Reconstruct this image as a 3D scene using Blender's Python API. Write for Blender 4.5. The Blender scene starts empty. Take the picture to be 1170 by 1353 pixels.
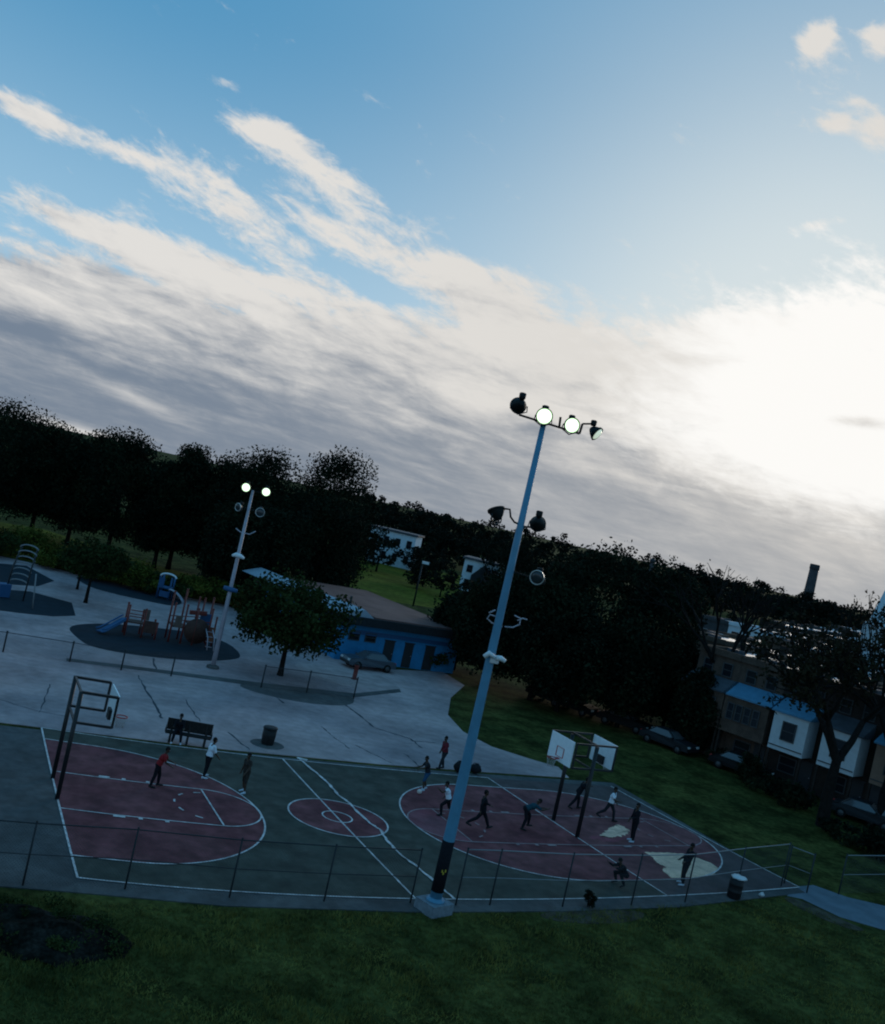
import bpy, bmesh, math, random
import numpy as np
from mathutils import Vector, Matrix
R = math.radians
C = bpy.context.scene.collection
SC = bpy.context.scene

# ------------------------------------------------------------------ camera
FOC, ROLL, YAW = 1298.5, 0.2239, -0.47989
CAM = Vector((-6.665, -31.483, 13.974))
PCX, PCY = 585.0, 676.5
FWD = Vector((-math.sin(YAW), math.cos(YAW), 0.0))
RGT = Vector((math.cos(YAW), math.sin(YAW), 0.0))
UPV = Vector((0, 0, 1))
R2 = RGT * math.cos(ROLL) + UPV * math.sin(ROLL)
U2 = -RGT * math.sin(ROLL) + UPV * math.cos(ROLL)
cam_d = bpy.data.cameras.new("camera")
cam_d.sensor_fit = 'VERTICAL'
cam_d.sensor_height = 24.0
cam_d.lens = FOC / 1353.0 * 24.0
cam_d.clip_start = 0.1
cam_d.clip_end = 8000
cam = bpy.data.objects.new("camera", cam_d)
C.objects.link(cam)
cam.matrix_world = Matrix(((R2.x, U2.x, -FWD.x, CAM.x), (R2.y, U2.y, -FWD.y, CAM.y), (R2.z, U2.z, -FWD.z, CAM.z), (0, 0, 0, 1)))
SC.camera = cam
SC.view_settings.view_transform = 'Standard'
SC.view_settings.look = 'None'
SC.view_settings.exposure = 0.0
SC.view_settings.gamma = 1.0
SC.cycles.filter_width = 2.0
SC.cycles.max_bounces = 6
SC.cycles.transparent_max_bounces = 8


def ray(px, py):
    return FWD + R2 * ((px - PCX) / FOC) + U2 * ((PCY - py) / FOC)


def G(px, py, z=0.0):
    """point of the photograph on the level plane z"""
    d = ray(px, py)
    t = (z - CAM.z) / d.z
    return CAM + d * t


def pix(p):
    d = Vector(p) - CAM
    Z = d.dot(FWD)
    return PCX + FOC * d.dot(R2) / Z, PCY - FOC * d.dot(U2) / Z


def H(base, px, py):
    """height above base where the vertical through base passes nearest the ray of a pixel"""
    d = ray(px, py).normalized()
    w = CAM - Vector(base)
    b = UPV.dot(d)
    return (UPV.dot(w) - b * d.dot(w)) / (1 - b * b)


def depth(p):
    return (Vector(p) - CAM).dot(FWD)


# ------------------------------------------------------------------ node expression helper
class NX:
    def __init__(s, nt, sock):
        s.nt, s.s = nt, sock

    def m(s, op, *a, clamp=False):
        n = s.nt.nodes.new('ShaderNodeMath')
        n.operation = op
        n.use_clamp = clamp
        for i, v in enumerate((s,) + a):
            if isinstance(v, NX):
                s.nt.links.new(v.s, n.inputs[i])
            else:
                n.inputs[i].default_value = v
        return NX(s.nt, n.outputs[0])

    def __add__(s, o): return s.m('ADD', o)
    def __radd__(s, o): return s.m('ADD', o)
    def __sub__(s, o): return s.m('SUBTRACT', o)
    def __mul__(s, o): return s.m('MULTIPLY', o)
    def __rmul__(s, o): return s.m('MULTIPLY', o)
    def __truediv__(s, o): return s.m('DIVIDE', o)
    def __neg__(s): return s.m('MULTIPLY', -1.0)

    def smooth(s, a, b, lo=0.0, hi=1.0):
        n = s.nt.nodes.new('ShaderNodeMapRange')
        n.interpolation_type = 'SMOOTHSTEP'
        s.nt.links.new(s.s, n.inputs[0])
        n.inputs[1].default_value, n.inputs[2].default_value = a, b
        n.inputs[3].default_value, n.inputs[4].default_value = lo, hi
        return NX(s.nt, n.outputs[0])


def mixcol(nt, fac, a, b, mode='MIX'):
    n = nt.nodes.new('ShaderNodeMix')
    n.data_type = 'RGBA'
    n.blend_type = mode
    for sock, v in ((n.inputs[0], fac), (n.inputs[6], a), (n.inputs[7], b)):
        if isinstance(v, NX):
            nt.links.new(v.s, sock)
        elif isinstance(v, bpy.types.NodeSocket):
            nt.links.new(v, sock)
        elif isinstance(v, (int, float)):
            sock.default_value = v
        else:
            sock.default_value = (*v, 1.0)
    return n.outputs[2]


# ------------------------------------------------------------------ sky
SUN_PX = (1110, 575)
_sd = ray(*SUN_PX).normalized()
SUN_EL = math.asin(_sd.z)
SUN_AZ = math.atan2(_sd.x, _sd.y)          # clockwise from +Y
world = bpy.data.worlds.new("World")
SC.world = world
world.use_nodes = True
wt = world.node_tree
wt.nodes.clear()
wout = wt.nodes.new('ShaderNodeOutputWorld')
wbg = wt.nodes.new('ShaderNodeBackground')
wt.links.new(wbg.outputs[0], wout.inputs[0])
tc = wt.nodes.new('ShaderNodeTexCoord')


def wdot(v):
    n = wt.nodes.new('ShaderNodeVectorMath')
    n.operation = 'DOT_PRODUCT'
    wt.links.new(tc.outputs['Generated'], n.inputs[0])
    n.inputs[1].default_value = v
    return NX(wt, n.outputs['Value'])


def wnoise(x, y, z, scale, detail, rough, dist=0.0):
    cb = wt.nodes.new('ShaderNodeCombineXYZ')
    for i, v in enumerate((x, y, z)):
        if isinstance(v, NX):
            wt.links.new(v.s, cb.inputs[i])
        else:
            cb.inputs[i].default_value = v
    n = wt.nodes.new('ShaderNodeTexNoise')
    n.inputs['Scale'].default_value = scale
    n.inputs['Detail'].default_value = detail
    n.inputs['Roughness'].default_value = rough
    n.inputs['Distortion'].default_value = dist
    wt.links.new(cb.outputs[0], n.inputs['Vector'])
    return NX(wt, n.outputs['Fac'])


dF, dR, dZ = wdot(tuple(FWD)), wdot(tuple(RGT)), wdot((0, 0, 1))
az = dR.m('ARCTAN2', dF) * (180 / math.pi)            # degrees right of the view direction
el = dZ.m('ARCSINE') * (180 / math.pi)


def azel(px, py):
    d = ray(px, py).normalized()
    return math.degrees(math.atan2(d.dot(RGT), d.dot(FWD))), math.degrees(math.asin(d.z))


def cloud_blob(px, py, a, b, ang, w, p=1.0):
    """soft elliptical cloud patch at a direction of the sky"""
    A, Ee = azel(px, py)
    t = R(ang) - ROLL
    sc = 57.3 / FOC * 0.93
    x, y = az - A, (el - Ee) * -1.0
    u = (x * math.cos(t) + y * math.sin(t)) * (1 / (a * sc))
    v = (y * math.cos(t) - x * math.sin(t)) * (1 / (b * sc))
    q = u * u + v * v
    return (q * -p).m('EXPONENT') * w


blobs = [
    (40, 470, 330, 100, 15, 1.15), (420, 570, 360, 120, 15, 1.1), (820, 620, 330, 150, 14, 1.15), (1150, 590, 260, 160, 12, 1.3),
    (560, 470, 260, 60, 20, .45), (180, 400, 260, 60, 17, .55),
    (285, 262, 175, 42, 31, .72), (430, 226, 125, 25, 27, .60), (365, 176, 60, 15, 8, .6), (230, 340, 195, 30, 20, .80), (460, 310, 120, 40, 36, .55), (610, 375, 140, 42, 36, .6),
    (680, 420, 150, 45, 26, .5), (90, 290, 60, 16, 16, .4), (20, 138, 65, 22, 27, .85), (115, 180, 90, 13, 16, .5), (310, 112, 45, 9, 8, .35), (340, 180, 60, 16, 20, .4),
    (1080, 52, 22, 26, 60, .85), (1158, 52, 32, 22, 30, .85), (1108, 162, 36, 15, 10, .75), (1165, 175, 28, 22, 20, .8), (1140, 135, 22, 10, 20, .45),
    (1080, 297, 45, 8, -6, .4), (1020, 440, 190, 40, -4, .6), (1160, 350, 70, 40, 10, .3),
]
cov = None
for b_ in blobs:
    g = cloud_blob(*b_)
    cov = g if cov is None else cov + g
for b_ in ((490, 380, 75, 17, 20, -.75), (105, 328, 90, 10, 21, -.45), (310, 335, 80, 9, 25, -.35), (400, 262, 55, 9, 26, -.3)):
    cov = cov + cloud_blob(*b_)
away = dF.smooth(-0.1, 0.35)
back_cov = (el.smooth(2, 30, 0.30, 0.0))
cov = cov * away + back_cov * (away * -1.0 + 1.0)

sa = R(34.0)
SX = FWD * math.cos(sa) + RGT * math.sin(sa)
SY = RGT * math.cos(sa) - FWD * math.sin(sa)
dzz = dZ.m('MAXIMUM', 0.0) + 0.105
cp = wdot(tuple(SX)) / dzz
cq = wdot(tuple(SY)) / dzz
low = el.smooth(0.5, 6.5)
n1 = wnoise(cp * 0.6, cq * 1.1, 0.0, 1.6, 9, 0.62, 0.5)
n2 = wnoise(cp * 1.0, cq * 1.0, 4.0, 3.4, 10, 0.66, 0.5)
n3 = wnoise(cp * 0.5, cq * 0.9, 9.0, 1.7, 8, 0.6, 0.6)
ct, st_ = math.cos(R(17)), math.sin(R(17))
wu, wv = az * ct - el * st_, el * ct + az * st_        # along and across the wind streaks
n4 = wnoise(wu * 0.08, wv * 0.19, 2.0, 3.0, 10, 0.64, 0.6)       # small puffy break-up
n6 = wnoise(wu * 0.16, wv * 0.36, 5.0, 4.2, 8, 0.66, 0.4)
n5 = wnoise(az * 0.05, el * 0.2, 7.0, 2.2, 9, 0.6, 0.6)
shape = (n1 - 0.5) * 1.2 + (n2 - 0.5) * 0.9 + (n4 - 0.5) * 1.35 + (n6 - 0.5) * 0.85
dens = (cov + shape * low + el.smooth(0.5, 5.0, 0.5, 0.0)).smooth(0.27, 0.86)
thick = (cov + shape * 0.8 * low).smooth(0.75, 1.7)

sdot = wdot(tuple(_sd)).m('MINIMUM', 1.0)
sang = sdot.m('ARCCOSINE') * (180 / math.pi)
glow = (sang * sang * -(1 / 11.8 ** 2)).m('EXPONENT')
glow_wide = (sang * -(1 / 20.0)).m('EXPONENT')

sky_t = wt.nodes.new('ShaderNodeTexSky')
sky_t.sky_type = 'NISHITA'
sky_t.sun_disc = False
sky_t.sun_elevation = SUN_EL
sky_t.sun_rotation = SUN_AZ
nsc = wt.nodes.new('ShaderNodeVectorMath')
nsc.operation = 'SCALE'
wt.links.new(sky_t.outputs[0], nsc.inputs[0])
nsc.inputs['Scale'].default_value = 0.06
blue = mixcol(wt, el.smooth(5, 25), (0.36, 0.60, 0.80), (0.085, 0.315, 0.56))
blue = mixcol(wt, glow_wide.smooth(0.10, 0.62), blue, (0.62, 0.73, 0.79))
blue = mixcol(wt, 0.10, blue, nsc.outputs[0])

# cloud brightness: crests catch the light, the thick low layers are grey-blue
lit = ((n3 - 0.5) * 1.5 + (n2 - 0.5) * 0.8 + (n5 - 0.5) * 1.0 + (n4 - 0.5) * 0.8 + (n6 - 0.5) * 0.35) * el.smooth(0.0, 8.0, 0.30, 1.0)
lit = lit + el.smooth(1.0, 11.5, -0.50, 0.34) + 0.70 - thick * 0.10 + glow_wide * 0.40 - 0.07
for b_ in ((270, 408, 290, 13, 19, -.34), (45, 432, 65, 13, 9, -.45), (385, 528, 150, 20, 11, -.25), (175, 527, 95, 11, 24, .30), (110, 572, 75, 9, 16, .55), (325, 500, 65, 10, 18, .25),
           (820, 520, 120, 14, 10, -.22), (700, 560, 150, 14, 14, -.2), (1130, 560, 55, 12, 8, -.5)):
    lit = lit + cloud_blob(*b_)
ccol = mixcol(wt, lit.smooth(0.0, 1.05), (0.152, 0.208, 0.290), (0.76, 0.745, 0.72))
ccol = mixcol(wt, (glow_wide * 0.55), ccol, (0.64, 0.59, 0.52))
g2 = glow * el.smooth(2.0, 8.5, 0.15, 1.0) + (n2 - 0.5) * 0.5 + (n1 - 0.5) * 0.4 + cloud_blob(1130, 556, 60, 12, 8, -.45) + cloud_blob(930, 475, 60, 10, 5, -.2)
g2 = g2 + (n4 - 0.5) * 0.45
ccol = mixcol(wt, g2.smooth(0.18, 0.74), ccol, (0.98, 0.965, 0.935))
skyc = mixcol(wt, dens, blue, ccol)
# horizon belt and lower half
skyc = mixcol(wt, el.smooth(-6.0, -0.5, 1.0, 0.0), skyc, (0.05, 0.06, 0.06))
wt.links.new(skyc, wbg.inputs['Color'])
wbg.inputs['Strength'].default_value = 1.0

sun_d = bpy.data.lights.new("sun", 'SUN')
sun_d.energy = 0.5
sun_d.angle = R(14)
sun_d.color = (1.0, 0.86, 0.68)
sun = bpy.data.objects.new("sun", sun_d)
C.objects.link(sun)
sun.rotation_euler = Vector((-_sd.x, -_sd.y, -_sd.z)).to_track_quat('-Z', 'Y').to_euler()
sun.location = (60, 60, 60)

# ------------------------------------------------------------------ materials
def mat(name, col, rough=0.8, spec=0.3, metal=0.0, var=0.0, scale=2.0, col2=None, bump=0.0, bscale=20.0, emit=None, estr=0.0, fine=0.0, fscale=30.0):
    """procedural principled material: colour broken up by noise in world-sized object space"""
    m = bpy.data.materials.new(name)
    m.use_nodes = True
    nt = m.node_tree
    p = nt.nodes['Principled BSDF']
    p.inputs['Base Color'].default_value = (*col, 1)
    p.inputs['Roughness'].default_value = rough
    p.inputs['Specular IOR Level'].default_value = spec
    p.inputs['Metallic'].default_value = metal
    t = nt.nodes.new('ShaderNodeTexCoord')

    def nz(sc, det, ro=0.6):
        n = nt.nodes.new('ShaderNodeTexNoise')
        n.inputs['Scale'].default_value = sc
        n.inputs['Detail'].default_value = det
        n.inputs['Roughness'].default_value = ro
        nt.links.new(t.outputs['Object'], n.inputs['Vector'])
        return NX(nt, n.outputs['Fac'])
    out = None
    if col2 is not None:
        out = mixcol(nt, nz(scale, 6).smooth(0.36, 0.64), col, col2)
    if var:
        f = nz(scale * 2.3, 5).smooth(0.3, 0.7, 1 - var, 1 + var)
        if fine:
            f = f * nz(fscale, 3).smooth(0.3, 0.7, 1 - fine, 1 + fine)
        cb = nt.nodes.new('ShaderNodeCombineColor')
        for i in range(3):
            nt.links.new(f.s, cb.inputs[i])
        out = mixcol(nt, 1.0, out if out is not None else col, cb.outputs[0], 'MULTIPLY')
    if out is not None:
        nt.links.new(out, p.inputs['Base Color'])
    if bump:
        b = nt.nodes.new('ShaderNodeBump')
        b.inputs['Strength'].default_value = bump
        b.inputs['Distance'].default_value = 0.03
        nt.links.new(nz(bscale, 4).s, b.inputs['Height'])
        nt.links.new(b.outputs[0], p.inputs['Normal'])
    if emit:
        p.inputs['Emission Color'].default_value = (*emit, 1)
        p.inputs['Emission Strength'].default_value = estr
    return m


M = dict(
    grass=mat('grass_soil', (0.037, 0.042, 0.0125), 0.95, 0.02, var=.5, scale=.22, col2=(0.064, 0.063, 0.018), bump=.9, bscale=6, fine=.35, fscale=3.0),
    blade=mat('grass_blade', (0.076, 0.084, 0.022), 0.8, 0.1, var=.5, scale=.3, col2=(0.160, 0.142, 0.034)),
    lawn=mat('lawn_grass', (0.0840, 0.0864, 0.0126), 0.95, 0.02, var=.25, scale=.08, col2=(0.1260, 0.1102, 0.0162), fine=.3, fscale=1.2),
    mound=mat('dark_soil', (0.0065, 0.0075, 0.0055), 0.95, 0.03, var=.6, scale=1.1, col2=(0.016, 0.014, 0.012), bump=1, bscale=5, fine=.4, fscale=9),
    plaza=mat('worn_concrete', (0.4422, 0.3078, 0.2964), 0.9, 0.2, var=.2, scale=.09, col2=(0.2970, 0.2214, 0.2267), bump=.3, bscale=8, fine=.12, fscale=1.6),
    asphalt=mat('dark_asphalt', (0.0688, 0.0714, 0.0735), 0.9, 0.2, var=.25, scale=.2, col2=(0.0938, 0.0893, 0.0882), bump=.3, bscale=15, fine=.15, fscale=2.5),
    strip=mat('pale_strip', (0.4125, 0.2940, 0.2800), 0.9, 0.2, var=.2, scale=.4),
    rubber=mat('rubber_matting', (0.013, 0.021, 0.030), 0.9, 0.15, var=.2, scale=.5),
    crack=mat('tar_crack', (0.062, 0.066, 0.078), 0.9, 0.1),
    path=mat('path_asphalt', (0.12, 0.145, 0.175), 0.9, 0.2, var=.2, scale=.3),
    dirt=mat('bare_dirt', (0.065, 0.052, 0.036), 0.95, 0.1, var=.4, scale=.9),
    green=mat('green_court_paint', (0.0496, 0.0551, 0.0446), 0.85, 0.15, var=.3, scale=.4, col2=(0.0656, 0.0657, 0.0532), fine=.12, fscale=1.5),
    grey=mat('faded_court_paint', (0.0783, 0.0609, 0.0608), 0.85, 0.15, var=.2, scale=.3, col2=(0.0945, 0.0651, 0.0646), fine=.12, fscale=1.5),
    red=mat('maroon_court_paint', (0.1333, 0.0348, 0.0410), 0.85, 0.15, var=.3, scale=.45, col2=(0.1860, 0.0564, 0.0609), fine=.14, fscale=1.3),
    rose=mat('rose_court_paint', (0.2228, 0.0575, 0.0720), 0.85, 0.15, var=.2, scale=.4, col2=(0.2160, 0.0782, 0.0900), fine=.12, fscale=1.5),
    pink=mat('faded_rose_court_paint', (0.1960, 0.0682, 0.0700), 0.85, 0.15, var=.25, scale=.35, col2=(0.1400, 0.0462, 0.0520), fine=.15, fscale=1.5),
    cream=mat('painted_sun_patch', (0.8736, 0.5565, 0.3800), 0.85, 0.2, var=.16, scale=.6, col2=(0.6944, 0.4305, 0.3100), fine=.1, fscale=3),  # sunlight on the court floor, put into the colour as cream
    line=mat('white_line_paint', (0.5750, 0.5100, 0.5000), 0.7, 0.3, var=.3, scale=1.2, fine=.15, fscale=4),
    dimline=mat('worn_line_paint', (0.3120, 0.2152, 0.2200), 0.7, 0.3, var=.25, scale=1.2),
    bluepole=mat('blue_painted_steel', (0.075, 0.235, 0.36), 0.45, 0.5, var=.10, scale=.8),
    greypole=mat('galvanised_steel', (0.3795, 0.3500, 0.4000), 0.5, 0.5, var=.1, scale=1),
    black=mat('black_painted_steel', (0.012, 0.013, 0.015), 0.5, 0.4, var=.2, scale=3),
    lamp_body=mat('dark_lamp_housing', (0.009, 0.011, 0.012), 0.6, 0.2, var=.2, scale=3),
    rimmetal=mat('bright_lamp_rim', (0.62, 0.62, 0.60), 0.3, 0.5, metal=.6),
    lit=mat('lit_lamp_glass', (0.8, 0.9, 0.8), 0.4, 0.3, emit=(0.90, 1.0, 0.90), estr=1.25),
    litring=mat('lit_lamp_edge', (0.5, 0.7, 0.4), 0.4, 0.3, emit=(0.60, 0.95, 0.45), estr=0.75),
    dimlit=mat('pale_lamp_glass', (0.7, 0.78, 0.68), 0.3, 0.4, emit=(0.86, 1.0, 0.80), estr=0.55),
    unlit=mat('unlit_lamp_glass', (0.03, 0.035, 0.04), 0.2, 0.5),
    white=mat('white_paint', (0.72, 0.74, 0.76), 0.5, 0.4, var=.06, scale=2),
    yellow=mat('yellow_sticker', (0.45, 0.33, 0.04), 0.6, 0.3),
    concrete=mat('plinth_concrete', (0.17, 0.20, 0.23), 0.9, 0.2, var=.2, scale=2),
    board=mat('white_backboard', (0.80, 0.83, 0.85), 0.5, 0.4, var=.05, scale=2),
    rimred=mat('red_rim_paint', (0.42, 0.035, 0.035), 0.5, 0.4),
    net=mat('net_cord', (0.5, 0.5, 0.5), 0.9, 0.1),
    wire=mat('fence_wire', (0.06, 0.07, 0.075), 0.7, 0.2),
    poststeel=mat('fence_post_steel', (0.028, 0.033, 0.038), 0.7, 0.2, var=.15, scale=2),
    rail=mat('fence_rail_steel', (0.20, 0.22, 0.235), 0.5, 0.5),
    bark=mat('tree_bark', (0.014, 0.012, 0.011), 0.95, 0.1, var=.35, scale=2, bump=.6, bscale=12),
    leafdark=mat('dark_leaves', (0.0095, 0.0145, 0.0095), 0.9, 0.04, var=.5, scale=.25, col2=(0.0150, 0.0210, 0.0105)),
    leafmid=mat('mid_green_leaves', (0.0216, 0.0319, 0.0100), 0.9, 0.06, var=.45, scale=.35, col2=(0.0288, 0.0418, 0.0130)),
    leafbush=mat('bright_bush_leaves', (0.0546, 0.0660, 0.0130), 0.9, 0.06, var=.5, scale=.3, col2=(0.0858, 0.0880, 0.0160)),
    leafbrown=mat('browning_leaves', (0.017, 0.017, 0.009), 0.9, 0.05, var=.5, scale=.4, col2=(0.026, 0.020, 0.011)),
    leafred=mat('rusty_leaves', (0.11, 0.05, 0.022), 0.8, 0.15, var=.4, scale=.6),
    leaffar=mat('distant_leaves', (0.0125, 0.0165, 0.0125), 0.9, 0.03, var=.4, scale=.08, col2=(0.012, 0.016, 0.009)),
    skin=mat('dark_brown_skin', (0.060, 0.032, 0.020), 0.6, 0.3),
    hair=mat('black_hair', (0.008, 0.007, 0.007), 0.8, 0.2),
    eye=mat('eye_white', (0.5, 0.5, 0.48), 0.3, 0.4),
    redshirt=mat('red_shirt', (0.2600, 0.0220, 0.0260), 0.9, 0.1, var=.15, scale=6),
    maroonshirt=mat('maroon_sweater', (0.1365, 0.0200, 0.0300), 0.9, 0.1, var=.15, scale=6),
    whiteshirt=mat('white_tee', (0.66, 0.71, 0.78), 0.9, 0.1, var=.06, scale=6),
    blackcloth=mat('black_cloth', (0.011, 0.012, 0.016), 0.9, 0.1, var=.2, scale=6),
    charcoal=mat('charcoal_cloth', (0.022, 0.024, 0.030), 0.9, 0.1, var=.2, scale=6),
    brownshirt=mat('brown_shirt', (0.042, 0.034, 0.030), 0.9, 0.1, var=.2, scale=6),
    blueshorts=mat('blue_shorts', (0.025, 0.075, 0.15), 0.9, 0.1, var=.1, scale=6),
    tealshirt=mat('teal_shirt', (0.015, 0.055, 0.075), 0.9, 0.1, var=.1, scale=6),
    shoewhite=mat('white_shoes', (0.50, 0.55, 0.62), 0.7, 0.2),
    shoedark=mat('dark_shoes', (0.018, 0.018, 0.02), 0.7, 0.2),
    ball=mat('ball_leather', (0.62, 0.55, 0.50), 0.6, 0.3),
    wood=mat('dark_bench_wood', (0.022, 0.019, 0.018), 0.8, 0.2, var=.3, scale=4),
    binmat=mat('black_bin_metal', (0.010, 0.011, 0.013), 0.6, 0.3, var=.3, scale=3),
    playred=mat('rusty_red_paint', (0.175, 0.036, 0.030), 0.6, 0.3, var=.2, scale=2),
    playbrown=mat('brown_panel', (0.070, 0.034, 0.027), 0.7, 0.3, var=.25, scale=1.5),
    playorange=mat('orange_panel', (0.22, 0.085, 0.05), 0.6, 0.3),
    playtan=mat('tan_panel', (0.13, 0.09, 0.075), 0.7, 0.3, var=.1),
    playblue=mat('blue_plastic', (0.018, 0.085, 0.20), 0.5, 0.4),
    poolblue=mat('bright_blue_wall_paint', (0.020, 0.205, 0.42), 0.7, 0.3, var=.12, scale=.6),
    rooftan=mat('tan_flat_roof', (0.1755, 0.0924, 0.0840), 0.85, 0.15, var=.15, scale=.2, col2=(0.1365, 0.0735, 0.0680)),
    roofpale=mat('pale_roof_sheet', (0.30, 0.36, 0.42), 0.6, 0.4, var=.08, scale=.4),
    roofdark=mat('dark_fascia', (0.020, 0.024, 0.028), 0.8, 0.2, var=.2),
    roofsilver=mat('silver_roof_coating', (0.42, 0.47, 0.52), 0.5, 0.35, var=.3, scale=.25, col2=(0.12, 0.14, 0.17)),
    roofgrey=mat('grey_roof_felt', (0.06, 0.07, 0.085), 0.7, 0.25, var=.3, scale=.3),
    roofblue=mat('blue_porch_roof', (0.060, 0.200, 0.320), 0.55, 0.4, var=.12, scale=.8),
    tanwall=mat('tan_brick', (0.0900, 0.0630, 0.0500), 0.9, 0.15, var=.18, scale=.7, fine=.12, fscale=9),
    greywall=mat('grey_stucco', (0.055, 0.058, 0.064), 0.9, 0.15, var=.15, scale=.7),
    brownwall=mat('brown_brick', (0.034, 0.027, 0.024), 0.9, 0.1, var=.2, scale=.7, fine=.15, fscale=9),
    baywhite=mat('white_siding', (0.50, 0.56, 0.60), 0.6, 0.3, var=.06, scale=1),
    baytan=mat('tan_siding', (0.2080, 0.1365, 0.1000), 0.7, 0.3, var=.08, scale=1),
    farwhite=mat('far_white_wall', (0.56, 0.64, 0.70), 0.8, 0.2, var=.08, scale=.5),
    glass=mat('dark_window_glass', (0.012, 0.015, 0.020), 0.12, 0.5),
    frame=mat('window_frame', (0.22, 0.23, 0.24), 0.6, 0.3),
    darkframe=mat('dark_window_frame', (0.05, 0.055, 0.06), 0.6, 0.3),
    doorm=mat('dark_door', (0.025, 0.028, 0.032), 0.6, 0.3),
    chim=mat('chimney_brick', (0.060, 0.055, 0.058), 0.9, 0.1, var=.2, scale=.2),
    steeple=mat('white_steeple', (0.42, 0.47, 0.50), 0.7, 0.3),
    carblack=mat('black_car_paint', (0.006, 0.007, 0.008), 0.6, 0.15),
    cargrey=mat('slate_car_paint', (0.050, 0.066, 0.085), 0.3, 0.5),
    carsilver=mat('silver_car_paint', (0.014, 0.016, 0.019), 0.55, 0.2),
    carglass=mat('car_glass', (0.10, 0.11, 0.12), 0.10, 0.5, metal=.3),
    wheelrim=mat('wheel_rim', (0.06, 0.062, 0.066), 0.5, 0.4),
    tyre=mat('tyre_rubber', (0.012, 0.012, 0.012), 0.9, 0.1),
    headl=mat('headlight_glass', (0.6, 0.62, 0.62), 0.15, 0.5),
    bag=mat('dark_bag', (0.012, 0.013, 0.016), 0.8, 0.2),
    bagwhite=mat('white_plastic_bag', (0.55, 0.58, 0.60), 0.5, 0.3, var=.1),
)


# ------------------------------------------------------------------ mesh helper
def frame_to(d):
    d = Vector(d).normalized()
    a = Vector((0, 0, 1)) if abs(d.z) < 0.95 else Vector((1, 0, 0))
    x = a.cross(d).normalized()
    return x, d.cross(x), d


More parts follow.
